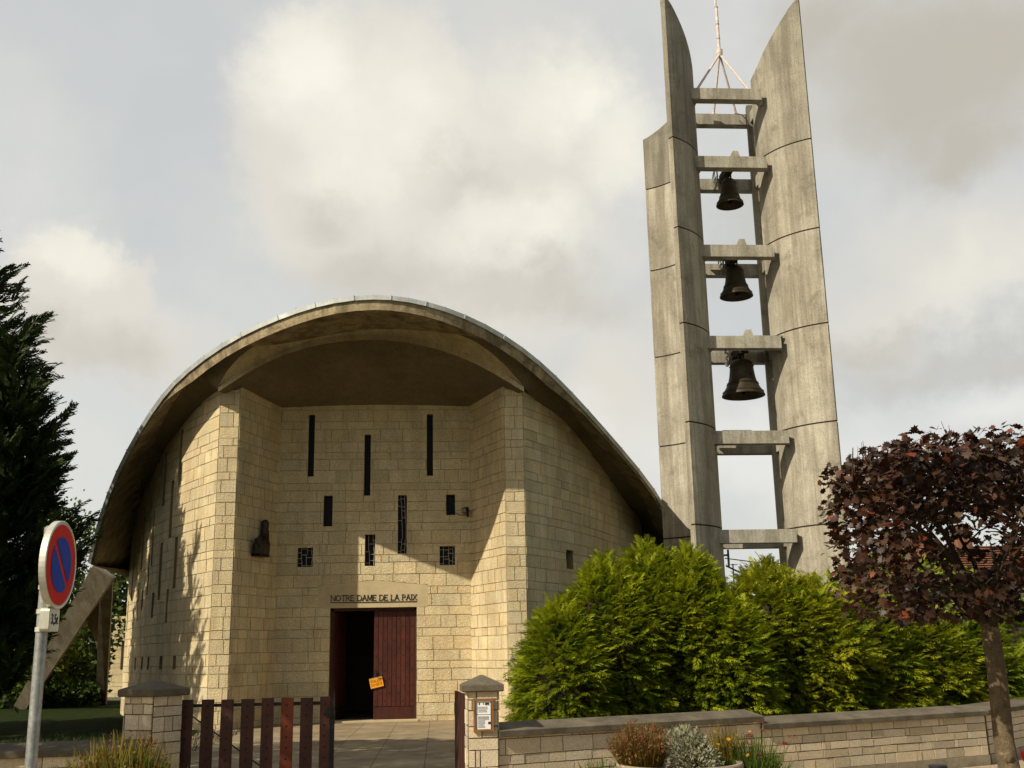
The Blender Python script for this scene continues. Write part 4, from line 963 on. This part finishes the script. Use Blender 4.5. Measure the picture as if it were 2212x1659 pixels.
# ------------------------------------------------------------------ purple maple
YT=10.0
def mleaf():
    o=[(0,0),(.18,-.16),(.12,-.42),(.34,-.33),(.46,-.5),(.56,-.28),(.82,-.3),(.74,-.12),(1,0),(.74,.12),(.82,.3),(.56,.28),(.46,.5),(.34,.33),(.12,.42),(.18,.16)]
    v=[(x,y,-.10*x*x+.14*abs(y)) for x,y in o]; c=(.42,0,0); v.append(c); n=len(o)
    return np.array(v),np.array([(i,(i+1)%n,n) for i in range(n)])
ML=mleaf()
tb=aY(2185,1659,YT); tt_=aY(2137,1345,YT)
MT=thing('maple_tree','clipped purple leaved maple with a grey trunk on the pavement','tree',(tb.x,YT,0))
ccx=aY(2140,1135,YT).x; zlo=aY(2140,1335,YT).z; zhi=aY(2050,962,YT).z
rn=random.Random(9)
mb=MB(); r0=.098
pts=[V((tb.x+.02,YT,-.05)),V((tb.x,YT,.25)),V((tb.x-.03,YT+.02,.75)),tt_.lerp(tb,.35)+V((0,.0,0)),tt_,tt_+V((-.02,.03,.3))]
mb.tube(pts,[.115,.098,.088,.084,.078,.07],18); mb.lathe((tb.x-.05,YT-.075,.62),[(.05,0),(.03,-.02),(0,-.025)],8,ax=V((0,1,0)))
mb.build('trunk',BARK,MT,smooth=True)
brs=[]
mb=MB(); base=pts[-2]
for k in range(15):
    a=k*2.4+rn.uniform(-.3,.3); rr=rn.uniform(.8,1.5); e=V((ccx+math.cos(a)*rr,YT+math.sin(a)*rr*.8,rn.uniform(zlo+.35,zhi-.15)))
    b0=base+V((0,0,rn.uniform(-.12,.3))); md=b0.lerp(e,.5)+V((rn.uniform(-.1,.1),rn.uniform(-.1,.1),rn.uniform(-.02,.2)))
    mb.tube([b0,md,e],[rn.uniform(.03,.048),.022,.008],7); brs.append((b0,md,e))
    for j in range(5):
        t=rn.uniform(.35,1); p=md.lerp(e,t); q=p+V((rn.uniform(-.5,.5),rn.uniform(-.4,.4),rn.uniform(-.1,.5))); mb.tube([p,p.lerp(q,.5)+V((0,0,.04)),q],[.012,.008,.004],5)
        brs.append((p,p.lerp(q,.5),q))
mb.build('branches',DBARK,MT,smooth=True)
rs=np.random.RandomState(17); hwx=1.26; hwy=.95
def inside(n,fn):
    out=[]
    while len(out)<n:
        x,y,z=rs.uniform(-1,1,3); 
        if fn(x,y,z): out.append((x,y,z))
    return np.array(out)
def dens(x,y,z):
    e=max(abs(x),abs(y),z)                       # shell of the clipped box: top and flanks dense, core and underside open
    n_=mnoise.noise(V((x*3.6,y*2.6,z*3.4)))
    if z<-.75 and n_<-.02: return False
    if z>.2: return rs.rand()<(.95+n_*.5 if e>.7 else .55)
    if z>-.5: return rs.rand()<((.8+n_*.8) if x<-.72 else (.30+n_*1.5) if e>.7 else .06+n_*.3)
    return rs.rand()<((.55+n_*1.) if e>.45 else .22+n_*.5)
P_=inside(9800,dens)
P_[:,0]+=rs.normal(0,.015,len(P_))
wx=1-.10*(P_[:,2]<-.5)*1.
nzv=np.array([mnoise.noise(V((p[0]*4,p[1]*4,p[2]*4))) for p in P_])
pos=np.stack([ccx+P_[:,0]*hwx*(1+.07*nzv)*(1-.05*np.clip(-P_[:,2]-.3,0,1)),YT+P_[:,1]*hwy,(zlo+zhi)/2+P_[:,2]*(zhi-zlo)/2*(1+.03*nzv)],axis=1)
pos[:,2]-=.10*(P_[:,0]<-.8)*(P_[:,2]>.6)
pos[:,2]+=.03*(rs.rand(len(pos))<.08)*(P_[:,2]>.7)*2
dr=np.stack([P_[:,0]*.9+rs.normal(0,.6,len(P_)),P_[:,1]*.9+rs.normal(0,.6,len(P_)),rs.normal(-.25,.5,len(P_))],axis=1)
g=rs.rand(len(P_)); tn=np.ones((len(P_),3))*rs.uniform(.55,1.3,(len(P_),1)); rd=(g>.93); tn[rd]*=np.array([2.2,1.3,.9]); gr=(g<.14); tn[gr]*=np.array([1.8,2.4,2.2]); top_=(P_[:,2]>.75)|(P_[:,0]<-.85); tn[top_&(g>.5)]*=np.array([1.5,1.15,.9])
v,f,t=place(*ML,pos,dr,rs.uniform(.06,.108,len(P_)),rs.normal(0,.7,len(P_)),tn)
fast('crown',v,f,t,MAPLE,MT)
# twigs poking out of the clipped top
mb=MB()
for k in range(14):
    x=ccx+rn.uniform(-1,1)*hwx; y=YT+rn.uniform(-1,1)*hwy; mb.tube([(x,y,zhi-.12),(x+rn.uniform(-.05,.05),y,zhi+rn.uniform(.0,.07))],[.004,.002],4)
mb.build('twigs',DBARK,MT)
# ------------------------------------------------------------------ dark conifers at left
FC=[frond(8,.36,.05,.12,34,s+20) for s in range(3)]
def conifer(cx,cy,h,rad,lab,seed,boughs,limbs=(),grp='dark conifers at the left',size=(.45,.8),dense=26,name='conifer_tree',skirt=.03):
    rs=np.random.RandomState(seed); T_=thing(name,lab,'tree',(cx,cy,0),grp); mb=MB(); mb.tube([(cx,cy,-.1),(cx,cy,h*.5),(cx,cy,h*.96)],[.28,.16,.03],8); mb.build('trunk',DBARK,T_)
    pos=[];dr=[];sz=[];tn=[]
    br=MB()
    L=[]
    for k in range(boughs):
        t=skirt+(1-skirt)*rs.uniform(0,1)**.85; z=h*t; th=rs.uniform(0,2*math.pi); l=rad*(1-t)**.62*rs.uniform(.75,1.12)+.25
        L.append((V((cx,cy,max(.3,z-l*.45))),V((cx+math.cos(th)*l,cy+math.sin(th)*l,z+l*.28))))
    for tip in limbs:
        tip=V(tip); L.append((V((cx,cy,max(.3,tip.z-(tip-V((cx,cy,tip.z))).length*.75))),tip))
    for a,b in L:
        ln=(b-a).length; m_=a.lerp(b,.55)+V((0,0,-.12*ln)); br.tube([a,m_,b],[.05,.03,.01],5)
        n_=max(8,int(dense*ln/2))
        for j in range(n_):
            u=.25+.75*(j+rs.rand())/n_; p=a.lerp(m_,u/.55) if u<.55 else m_.lerp(b,(u-.55)/.45); d=(b-a).normalized()
            spr=.62*(1-u)+.22
            pos.append(tuple(p+V((rs.normal(0,.16),rs.normal(0,.16),rs.normal(0,.12)))*(1.25-u)*1.0)); dr.append((d.x+rs.normal(0,spr),d.y+rs.normal(0,spr),d.z+.15+rs.normal(0,spr*.7))); sz.append(rs.uniform(*size)*(1.15-.35*u)); tn.append(np.array([1,1,1.])*rs.uniform(.6,1.25)*( [1.3,1.3,.8] if rs.rand()<.12 else [1,1,1]))
    br.build('boughs',DBARK,T_)
    pos=np.array(pos);dr=np.array(dr);sz=np.array(sz);tn=np.array(tn); idx=rs.randint(0,3,len(pos)); roll=rs.normal(0,.8,len(pos))
    v,f,t=merge([place(*FC[k],pos[idx==k],dr[idx==k],sz[idx==k],roll[idx==k],tn[idx==k]) for k in range(3)]); fast('foliage',v,f,t,DARKCON,T_); return T_
Yc=27.5
lim=[aY(x-12,y,Yc+q) for x,y,q in ((20,590,.5),(52,650,0),(95,690,0),(60,745,.4),(62,800,0),(45,840,-.5),(30,600,0),(70,700,.6),(40,620,.3),(85,700,.2),(60,770,0),(30,700,-.4),(55,730,-.6),(25,780,.6))]
pc_=aY(-115,700,Yc); conifer(pc_.x,Yc,12.7,1.75,'tall dark conifer cut by the left edge of the picture',301,260,lim,skirt=.06)
lim=[aY(x-14,y,27.+q) for x,y,q in ((100,868,0),(62,880,.2),(155,898,0),(132,925,.4),(125,962,-.3),(146,1000,0),(120,1040,.3),(106,1065,0),(200,1122,.2),(165,1105,0),(150,1150,.4),(195,1180,-.4),(178,1160,.1),(160,1215,0),(182,1222,.3),(135,1275,0),(150,1300,-.3),(110,1330,.2),(95,1385,0),(60,1400,.5),(140,1120,-.6),(110,960,-.5),(130,1190,.5),(90,1290,-.5),(80,1000,.5),(150,1135,.3),(175,1190,.2),(140,1240,-.2))]
lim+=[aY(x,y,26.2) for x,y in ((10,1405),(42,1425),(0,1455),(66,1395),(25,1445),(-20,1420),(50,1340),(5,1360))]
pc_=aY(5,1100,27.); conifer(pc_.x,27.,9.3,1.55,'shorter dark conifer with feathery tips beside the church roof',302,190,lim,skirt=.27)
# unseen trees added outside the frame at the left to shade wall, lawn, forecourt
conifer(-14.6,28.8,10.5,1.9,'unseen conifer added outside the picture to the left for its shade',303,150,grp='unseen shade trees added outside the picture at the left',dense=20)
def unseen_tree(cx,cy,h,rr,seed,n=7000,z0=None,lab='unseen street tree added outside the picture to the left for its shade'):
    T_=thing('unseen_street_tree',lab,'tree',(cx,cy,0),'unseen shade trees added outside the picture at the left'); rs=np.random.RandomState(seed)
    mb=MB(); mb.tube([(cx,cy,-.1),(cx,cy,h*.5),(cx+.1,cy,h*.8)],[.18,.13,.06],8); mb.build('trunk',BARK,T_)
    d=rs.normal(0,1,(n,3)); d/=np.linalg.norm(d,axis=1,keepdims=True); q=np.array([1+.45*mnoise.noise(V(tuple(x*2.3))+V((seed,0,0))) for x in d])
    pos=np.array((cx,cy,h-rr))+d*rr*(rs.uniform(.25,1,n)**.4*q)[:,None]; v,f,t=place(*LQ,pos,d+rs.normal(0,.8,(n,3)),rs.uniform(.2,.32,n),rs.uniform(0,6,n),np.ones((n,3))*rs.uniform(.5,1.2,(n,1))); fast('crown',v,f,t,BUSHG,T_)
conifer(-12.0,23.6,10.0,1.25,'slim unseen conifer added outside the picture to the left for its shade',304,60,grp='unseen shade trees added outside the picture at the left',dense=15,skirt=.3)
unseen_tree(-8.8,10.6,9.6,3.0,41,lab='nearer unseen street tree added outside the picture to the left for its shade')
unseen_tree(-9.3,14.7,9.4,2.7,42,lab='farther unseen street tree added outside the picture to the left for its shade')
# garden plants behind the buttress
GP='garden bushes around the concrete buttress'
for i,(x,y,Y,r,n,lab,tn_) in enumerate(((128,1450,45,(1.2,1.,1.5),1200,'green bush in the crook of the concrete buttress',((.4,.5,.4),(1.3,1.3,.8))),
 (150,1390,46,(1.9,1.,2.5),2000,'tall green bush behind the buttress legs',((.4,.5,.4),(1.2,1.3,.8))),
 (75,1410,43,(1.4,.8,1.2),1000,'yellowish bush behind the sloping buttress leg',((.9,.8,.4),(1.7,1.4,.6))),
 (10,1500,43,(1.6,1.,1.0),1200,'bright green low bush at the far left edge',((.6,.8,.4),(1.6,1.8,.8))),
 (130,1520,43,(1.2,.5,.5),1000,'low dark green bush at the foot of the buttress',((.4,.5,.4),(.9,1.1,.7))))):
    p=aY(x,y,Y); leafy((p.x,Y,max(p.z,r[2]*.7)),r,int(n*1.8),lab,400+i,BUSHG,(.17,.28),tn_,'garden_bush','bush',GP)
p=aY(188,1190,46); leafy((p.x-1.,46,p.z-.8),(2.2,1.5,2.6),2600,'light green tree behind the left end of the shell roof',420,BUSHG,(.14,.24),((.6,.7,.4),(1.5,1.5,.8)),'garden_tree','tree')
# background hedge rows closing the garden
for i,(a,b_,h) in enumerate((((-40,50),(-15.5,57),5.2),((13,62),(60,60),2.4))):
    rs=np.random.RandomState(500+i); n=17000; t=rs.rand(n); pos=np.stack([a[0]+(b_[0]-a[0])*t,a[1]+(b_[1]-a[1])*t+rs.normal(0,.6,n),rs.uniform(0,1,n)**.8*h*(1+.2*np.sin(t*40))],axis=1)
    v,f,tt2=place(*LQ,pos,rs.normal(0,1,(n,3)),rs.uniform(.3,.5,n),rs.uniform(0,6,n),np.ones((n,3))*rs.uniform(.4,1.2,(n,1))); o=fast('hedge',v,f,tt2,BUSHG); props(o,['distant dark hedge closing the garden at the left','distant hedge beyond the tower at the right'][i],'hedge')
# lawn blades near the left wall
def blades(name,n,fn,size,mt_,tint,lean=.35,w=.05):
    rs=np.random.RandomState(n); tv=np.array([(0,-w,0),(0,w,0),(.55,w*.6,.0),(1,0,.0)]); tf=np.array([(0,1,2,3)]); tv=np.array([(0,-w,0),(0,w,0),(.6,w*.5,.05),(1,0,.15)])
    pos=np.array([fn(rs) for _ in range(n)]); d=rs.normal(0,lean,(n,3)); d[:,2]=1
    return place(tv,tf,pos,d,rs.uniform(*size,n),rs.uniform(0,6,n),np.array(tint)*rs.uniform(.6,1.3,(n,1)))
v,f,t=blades('g',16000,lambda r:(r.uniform(-9,-4.3),12.6+14*r.rand()**1.4,0),(.05,.11),GRASSM,(1,1,1),w=.06); o=fast('lawn_grass',v,f,t,GRASSM); props(o,kind='stuff')
# ------------------------------------------------------------------ planter and flowers
pp_=aY(1462,1700,11.3); PC=V((aY(1468,1650,11.2).x,11.2,0)); zr=aY(1500,1659,10.65).z; Rp=.62
PT=thing('planter','round pale concrete planter ring with mixed plants before the wall','planter',tuple(PC))
mb=MB(); mb.lathe(PC,[(Rp-.06,0),(Rp-.02,zr*.5),(Rp,zr-.015),(Rp-.01,zr),(Rp-.05,zr),(Rp-.06,zr-.02),(Rp-.07,.1)],48); mb.build('rim',PLANTC,PT,smooth=False)
mb=MB(); mb.face([PC+V((math.cos(a*math.pi/16)*(Rp-.06),math.sin(a*math.pi/16)*(Rp-.06),zr-.06)) for a in range(32)]); mb.build('soil',SOIL,PT)
def clump(x,y,Y,zb,rad,n,h,lab,mt_,tint,name,cat='plant',lean=.22,w=.012,heads=None,grp=None,seed=0):
    c=aY(x,y,Y); T_=thing(name,lab,cat,(c.x,Y,zb),grp); rs=np.random.RandomState(seed+n)
    th=rs.uniform(0,6.28,n); r=rad*np.sqrt(rs.rand(n)); pos=np.stack([c.x+np.cos(th)*r*.6,Y+np.sin(th)*r*.6,np.full(n,zb)],axis=1); hh=h*rs.uniform(.55,1,n)*(1-.35*(r/rad)**2)
    d=np.stack([np.cos(th)*r/rad*lean*1.6+rs.normal(0,lean*.4,n),np.sin(th)*r/rad*lean*1.6+rs.normal(0,lean*.4,n),np.ones(n)],axis=1)
    k=w/.5; tv=np.array([(0,-k*.5,0),(0,k*.5,0),(.35,k*.45,.02),(.35,-k*.45,.02),(.7,k*.4,.06),(.7,-k*.4,.06),(1,k*.1,.14),(1,-k*.1,.14)]); tf=np.array([(0,1,2,3),(3,2,4,5),(5,4,6,7)])
    tn=np.array(tint[0])+(np.array(tint[1])-np.array(tint[0]))*rs.rand(n,1)
    v,f,t=place(tv,tf,pos,d,hh,rs.uniform(0,6,n),tn); parts=[(v,f,t)]
    m_=n//2; ii=rs.randint(0,n,m_); u=rs.uniform(.4,.95,m_); dn=d/np.linalg.norm(d,axis=1,keepdims=True)
    lp=pos[ii]+dn[ii]*(hh[ii]*u)[:,None]; parts.append(place(*LQ,lp,rs.normal(0,1,(m_,3))+np.array([0,0,.8]),rs.uniform(.02,.045,m_),rs.uniform(0,6,m_),tn[ii]*1.15))
    v,f,t=merge(parts); fast('stems',v,f,t,mt_,T_)
    if heads:
        hm,cnt,hs,kind=heads; ii=rs.randint(0,n,cnt); tp=pos[ii]+dn[ii]*(hh[ii]*1.0)[:,None]
        if kind=='daisy':
            tvp=[];tfp=[]
            for k_ in range(9):
                a=k_*2*math.pi/9; q=len(tvp); tvp+= [(0.,0,0),(0.05,math.cos(a-.3)*.6,math.sin(a-.3)*.6),(.1,math.cos(a),math.sin(a)),(.05,math.cos(a+.3)*.6,math.sin(a+.3)*.6)]; tfp.append((q,q+1,q+2,q+3))
            for q in tp:
                v,f,t=place(np.array(tvp),np.array(tfp),q[None],rs.normal(0,.5,(1,3))+np.array([0,-.7,.6]),rs.uniform(*hs,1),rs.uniform(0,6,1),np.ones((1,3))*rs.uniform(.8,1.1)); fast('flower_head',v,f,t,hm,T_)
        elif kind=='umbel':
            for q in tp:
                ps=[]
                for k_ in range(26):
                    a=rs.uniform(0,6.28); rr=hs[1]*math.sqrt(rs.rand()); ps.append((q[0]+math.cos(a)*rr,q[1]+math.sin(a)*rr,q[2]+.012*rs.rand()-.25*rr*rr/hs[1]))
                ps=np.array(ps); m2=len(ps); v,f,t=place(*LQ,ps,rs.normal(0,1,(m2,3))+np.array([0,0,.3]),rs.uniform(.012,.024,m2),rs.uniform(0,6,m2),np.ones((m2,3))*rs.uniform(.6,1.2,(m2,1))); fast('flower_head',v,f,t,hm,T_)
        else:
            v,f,t=place(*LQ,np.repeat(tp,6,axis=0)-dn[np.repeat(ii,6)]*rs.uniform(0,.09,(cnt*6,1)),rs.normal(0,1,(cnt*6,3)),rs.uniform(*hs,cnt*6),rs.uniform(0,6,cnt*6),np.ones((cnt*6,3))*rs.uniform(.6,1.3,(cnt*6,1))); fast('flower_heads',v,f,t,hm,T_)
    return T_
PG='plants of the street planter'
clump(1385,1640,11.15,zr-.06,.30,1500,.50,'bushy brown green heather like clump at the left of the planter',DRYG,((.7,.75,.6),(1.5,1.1,.8)),'heather_clump',heads=(RUSTF,240,(.015,.03),'spike'),grp=PG,seed=1,w=.008,lean=.34)
def silver(x,Y,lab):
    c=aY(x,1640,Y); rs=np.random.RandomState(77); T_=thing('silver_leaf_plant',lab,'plant',(c.x,Y,zr),PG)
    pos=[];dr=[];n=1500
    d=rs.normal(0,1,(n,3)); d[:,2]=np.abs(d[:,2]); d/=np.linalg.norm(d,axis=1,keepdims=True); q=rs.uniform(.55,1,n)
    pos=np.array((c.x,Y,zr-.03))+d*np.array((.27,.25,.40))*q[:,None]; pos[:,0]-=.12*(pos[:,2]-zr)/.4
    v,f,t=place(*quadleaf(.5),pos,d+rs.normal(0,.5,(n,3))+np.array([0,0,.3]),rs.uniform(.03,.055,n),rs.uniform(0,6,n),np.ones((n,3))*rs.uniform(.6,1.25,(n,1))); fast('foliage',v,f,t,SILVER,T_)
    mb=MB()
    for k in range(30):
        a=V(tuple(d[k]*np.array((.25,.24,.38)))); mb.tube([(c.x,Y,zr-.05),tuple(V((c.x,Y,zr))+a*.9)],[.006,.004],4)
    mb.build('stems',DRYG,T_)
silver(1500,10.95,'silver grey leaved plant in the middle of the planter')
clump(1565,1640,11.35,zr-.06,.16,330,.46,'orange yellow flowering clump behind the silver plant',DRYG,((.9,1.,.5),(1.7,1.4,.7)),'flower_clump',heads=(FLOWY,5,(.018,.026),'daisy'),grp=PG,seed=2,w=.008)
clump(1620,1650,11.3,.02,.34,1200,.80,'green weedy clump with small yellow flowers right of the planter',BUSHG,((.6,.8,.5),(1.6,1.6,.8)),'flower_clump',heads=(FLOWY,7,(.016,.024),'daisy'),seed=3,w=.012,grp=PG)
clump(1640,1650,11.5,.3,.30,46,.62,'flat topped rusty brown seed heads right of the planter',DRYG,((.8,.8,.5),(1.2,1.,.7)),'sedum_plant',heads=(RUSTF,26,(.02,.045),'umbel'),seed=4,w=.006,grp=PG,lean=.4)
clump(1300,1656,11.2,.02,.36,1000,.62,'low green grassy clump left of the planter',BUSHG,((.6,.8,.5),(1.5,1.5,.8)),'green_clump',seed=5,w=.012,grp=PG,lean=.4)
BG='wild flowers at the lower left'
zb=.02
clump(262,1640,10.4,zb,.50,2300,1.0,'mass of upright brown and green flower stems before the left wall',DRYG,((.8,1.1,.5),(1.9,1.6,.8)),'wild_flower_clump',heads=(RUSTF,260,(.015,.03),'spike'),seed=6,w=.009,grp=BG,lean=.2)
clump(175,1650,10.2,zb,.50,1300,.80,'lower green clump with orange yellow flowers by the sign pole',BUSHG,((.6,.8,.5),(1.8,1.7,.7)),'wild_flower_clump',heads=(FLOWY,26,(.014,.022),'daisy'),seed=7,w=.01,grp=BG)
clump(300,1650,10.3,zb,.32,600,.90,'green clump with yellow flowers in front of the cornerwise pillar',BUSHG,((.6,.8,.5),(1.6,1.6,.7)),'wild_flower_clump',heads=(FLOWY,12,(.013,.02),'daisy'),seed=8,w=.01,grp=BG)
clump(340,1640,10.6,zb,.22,14,.86,'pale flat flower heads on thin stalks by the left pillar',DRYG,((1,1.1,.6),(1.4,1.3,.8)),'yarrow_plant',heads=(CREAMF,6,(.02,.05),'umbel'),seed=9,w=.006,grp=BG,lean=.3)
clump(66,1640,7.2,zb,.05,7,1.12,'single pink flower on a thin stalk left of the sign pole',DRYG,((1,1.1,.6),(1.4,1.3,.8)),'pink_flower',heads=(PINKF,2,(.03,.045),'spike'),seed=10,w=.008,grp=BG,lean=.1)
# weeds at the wall foot
for i,(x,y) in enumerate(((2040,1652),(2072,1650),(2130,1648),(2010,1655))):
    p=aZ(x,y,0); clump(x,y,p.y,0,.12,60,.16,['tuft of weeds at the wall foot, nearest the bollard','taller tuft of weeds at the wall foot','flat weeds at the wall foot near the trunk','leftmost tuft of weeds at the wall foot'][i],BUSHG,((.7,.9,.5),(1.5,1.6,.8)),'weed_tuft',seed=20+i,w=.014,grp='weeds along the low wall',lean=.6)
# ------------------------------------------------------------------ sun, sky
SUN_AZ=R(-126); SUN_EL=R(39.2)     # direction to the sun: left and behind the camera
sd=V((math.sin(SUN_AZ)*math.cos(SUN_EL),math.cos(SUN_AZ)*math.cos(SUN_EL),math.sin(SUN_EL)))
L=bpy.data.lights.new('sun','SUN'); L.energy=4.35; L.angle=R(.5); L.color=(1,.915,.74)
lo=bpy.data.objects.new('sun',L); COL.objects.link(lo); lo.rotation_euler=sd.to_track_quat('Z','Y').to_euler()
w=bpy.data.worlds.new('World'); scene.world=w; w.use_nodes=True; nt=w.node_tree; bg=nt.nodes['Background']
sky=nt.nodes.new('ShaderNodeTexSky'); sky.sky_type='NISHITA'; sky.sun_disc=False; sky.sun_elevation=SUN_EL; sky.sun_rotation=SUN_AZ
tc=nt.nodes.new('ShaderNodeTexCoord'); sp=nt.nodes.new('ShaderNodeSeparateXYZ'); nt.links.new(tc.outputs['Generated'],sp.inputs[0])
az=math_(nt,'ARCTAN2',sp.outputs[0],sp.outputs[1]); el=math_(nt,'ARCSINE',sp.outputs[2])
def wn(scale,detail,rough,off):
    mp=N(nt,'ShaderNodeMapping'); mp.inputs['Location'].default_value=off; nt.links.new(tc.outputs['Generated'],mp.inputs[0]); n=N(nt,'ShaderNodeTexNoise',Scale=scale,Detail=detail,Roughness=rough); nt.links.new(mp.outputs[0],n.inputs['Vector']); return n
n1=wn(7.5,8,.62,(0,0,0)); n2=wn(7.5,8,.62,(5,3,1)); nS=wn(3.2,8,.6,(1,7,3)); nF=wn(17,6,.6,(3,3,3))
azd=math_(nt,'ADD',az,math_(nt,'MULTIPLY',math_(nt,'SUBTRACT',n1.outputs['Fac'],.5),.17)); eld=math_(nt,'ADD',el,math_(nt,'MULTIPLY',math_(nt,'SUBTRACT',n2.outputs['Fac'],.5),.15))
cv=nt.nodes.new('ShaderNodeCombineXYZ'); nt.links.new(azd,cv.inputs[0]); nt.links.new(eld,cv.inputs[1])
def blobn(x,y,rx,ry,soft=.55,rot=0.):
    d=ray(x,y); a0,e0=math.atan2(d.x,d.y),math.asin(d.z)
    mp=N(nt,'ShaderNodeMapping'); mp.vector_type='TEXTURE'; mp.inputs['Location'].default_value=(a0,e0,0); mp.inputs['Rotation'].default_value=(0,0,rot); mp.inputs['Scale'].default_value=(rx/2367,ry/2367,1)
    nt.links.new(cv.outputs[0],mp.inputs[0]); ln=N(nt,'ShaderNodeVectorMath',operation='LENGTH'); nt.links.new(mp.outputs[0],ln.inputs[0])
    mr=N(nt,'ShaderNodeMapRange'); mr.interpolation_type='SMOOTHSTEP'; mr.inputs[1].default_value=1+soft*.35; mr.inputs[2].default_value=1-soft; nt.links.new(ln.outputs['Value'],mr.inputs[0]); return mr.outputs[0]
CL=dict(base=(.60,.62,.63),)
col=None
# veil of thin cloud over the blue
vis=ramp(nt,nS.outputs['Fac'],.30,.70)
skyc=mixc(nt,sky.outputs[0],(.105,.09,.068),1.,'MULTIPLY')
veil=mixc(nt,(.50,.51,.51),(.605,.60,.57),vis)
front=nt.nodes.new('ShaderNodeMapRange'); front.interpolation_type='SMOOTHSTEP'; front.inputs[1].default_value=-.25; front.inputs[2].default_value=.55; nt.links.new(sp.outputs[1],front.inputs[0])
vf=math_(nt,'ADD',math_(nt,'MULTIPLY',front.outputs[0],.79),.08)
col=mixc(nt,skyc,veil,vf)
def lay(col,blobs,c,amt,nfac=None):
    a=None
    for bl in blobs:
        o=blobn(*bl); a=o if a is None else math_(nt,'MAXIMUM',a,o)
    a=math_(nt,'MULTIPLY',a,amt)
    if nfac is not None: a=math_(nt,'MULTIPLY',a,nfac)
    return mixc(nt,col,c,a)
tex=math_(nt,'ADD',math_(nt,'MULTIPLY',ramp(nt,nF.outputs['Fac'],.3,.7),.35),.68)
cream=(.71,.685,.60); mid=(.585,.56,.505); grey=(.41,.385,.335); dgrey=(.42,.39,.335)
col=lay(col,[(800,330,370,340,.22),(1180,330,270,330,.8),(1060,620,330,260,.9),(1330,820,200,260,.9),(170,660,180,150,.22),(300,760,170,110,.9),(90,740,160,100,.8)],mid,.95)
col=lay(col,[(700,130,190,140,.8),(880,260,260,180,.9),(1230,200,190,120,.8),(760,330,200,150,.8),(1110,470,180,110,.8),(140,560,110,70,.8),(1360,330,140,110,.9)],cream,.9,tex)
col=lay(col,[(640,200,150,110,1.),(1290,240,110,60,1.)],(.78,.755,.68),.55,tex)
col=lay(col,[(830,600,260,95,1.),(1150,620,280,70,1.),(1010,390,150,60,1.1),(190,770,200,75,.9),(700,460,120,70,1.)],grey,.62,tex)
col=lay(col,[(2030,150,360,230,.7,0.),(2120,300,170,110,.9),(1800,80,160,150,1.)],grey,.92)
col=lay(col,[(2130,130,230,130,1.)],dgrey,.6,tex)
col=lay(col,[(2080,560,320,150,.8),(1900,650,220,120,.9)],mid,.8); col=lay(col,[(2120,600,190,90,1.)],cream,.55,tex)
col=lay(col,[(2080,770,260,70,.9),(1900,720,160,60,1.),(1600,480,70,140,1.)],grey,.6,tex)
col=lay(col,[(1650,960,380,130,.9),(1250,930,120,110,.9),(2150,900,200,80,1.)],(.66,.65,.62),.7)
nt.links.new(col,bg.inputs['Color']); bg.inputs['Strength'].default_value=1.
scene.render.engine='CYCLES'
scene.view_settings.view_transform='Standard'; scene.view_settings.look='None'; scene.view_settings.exposure=.38; scene.view_settings.gamma=1
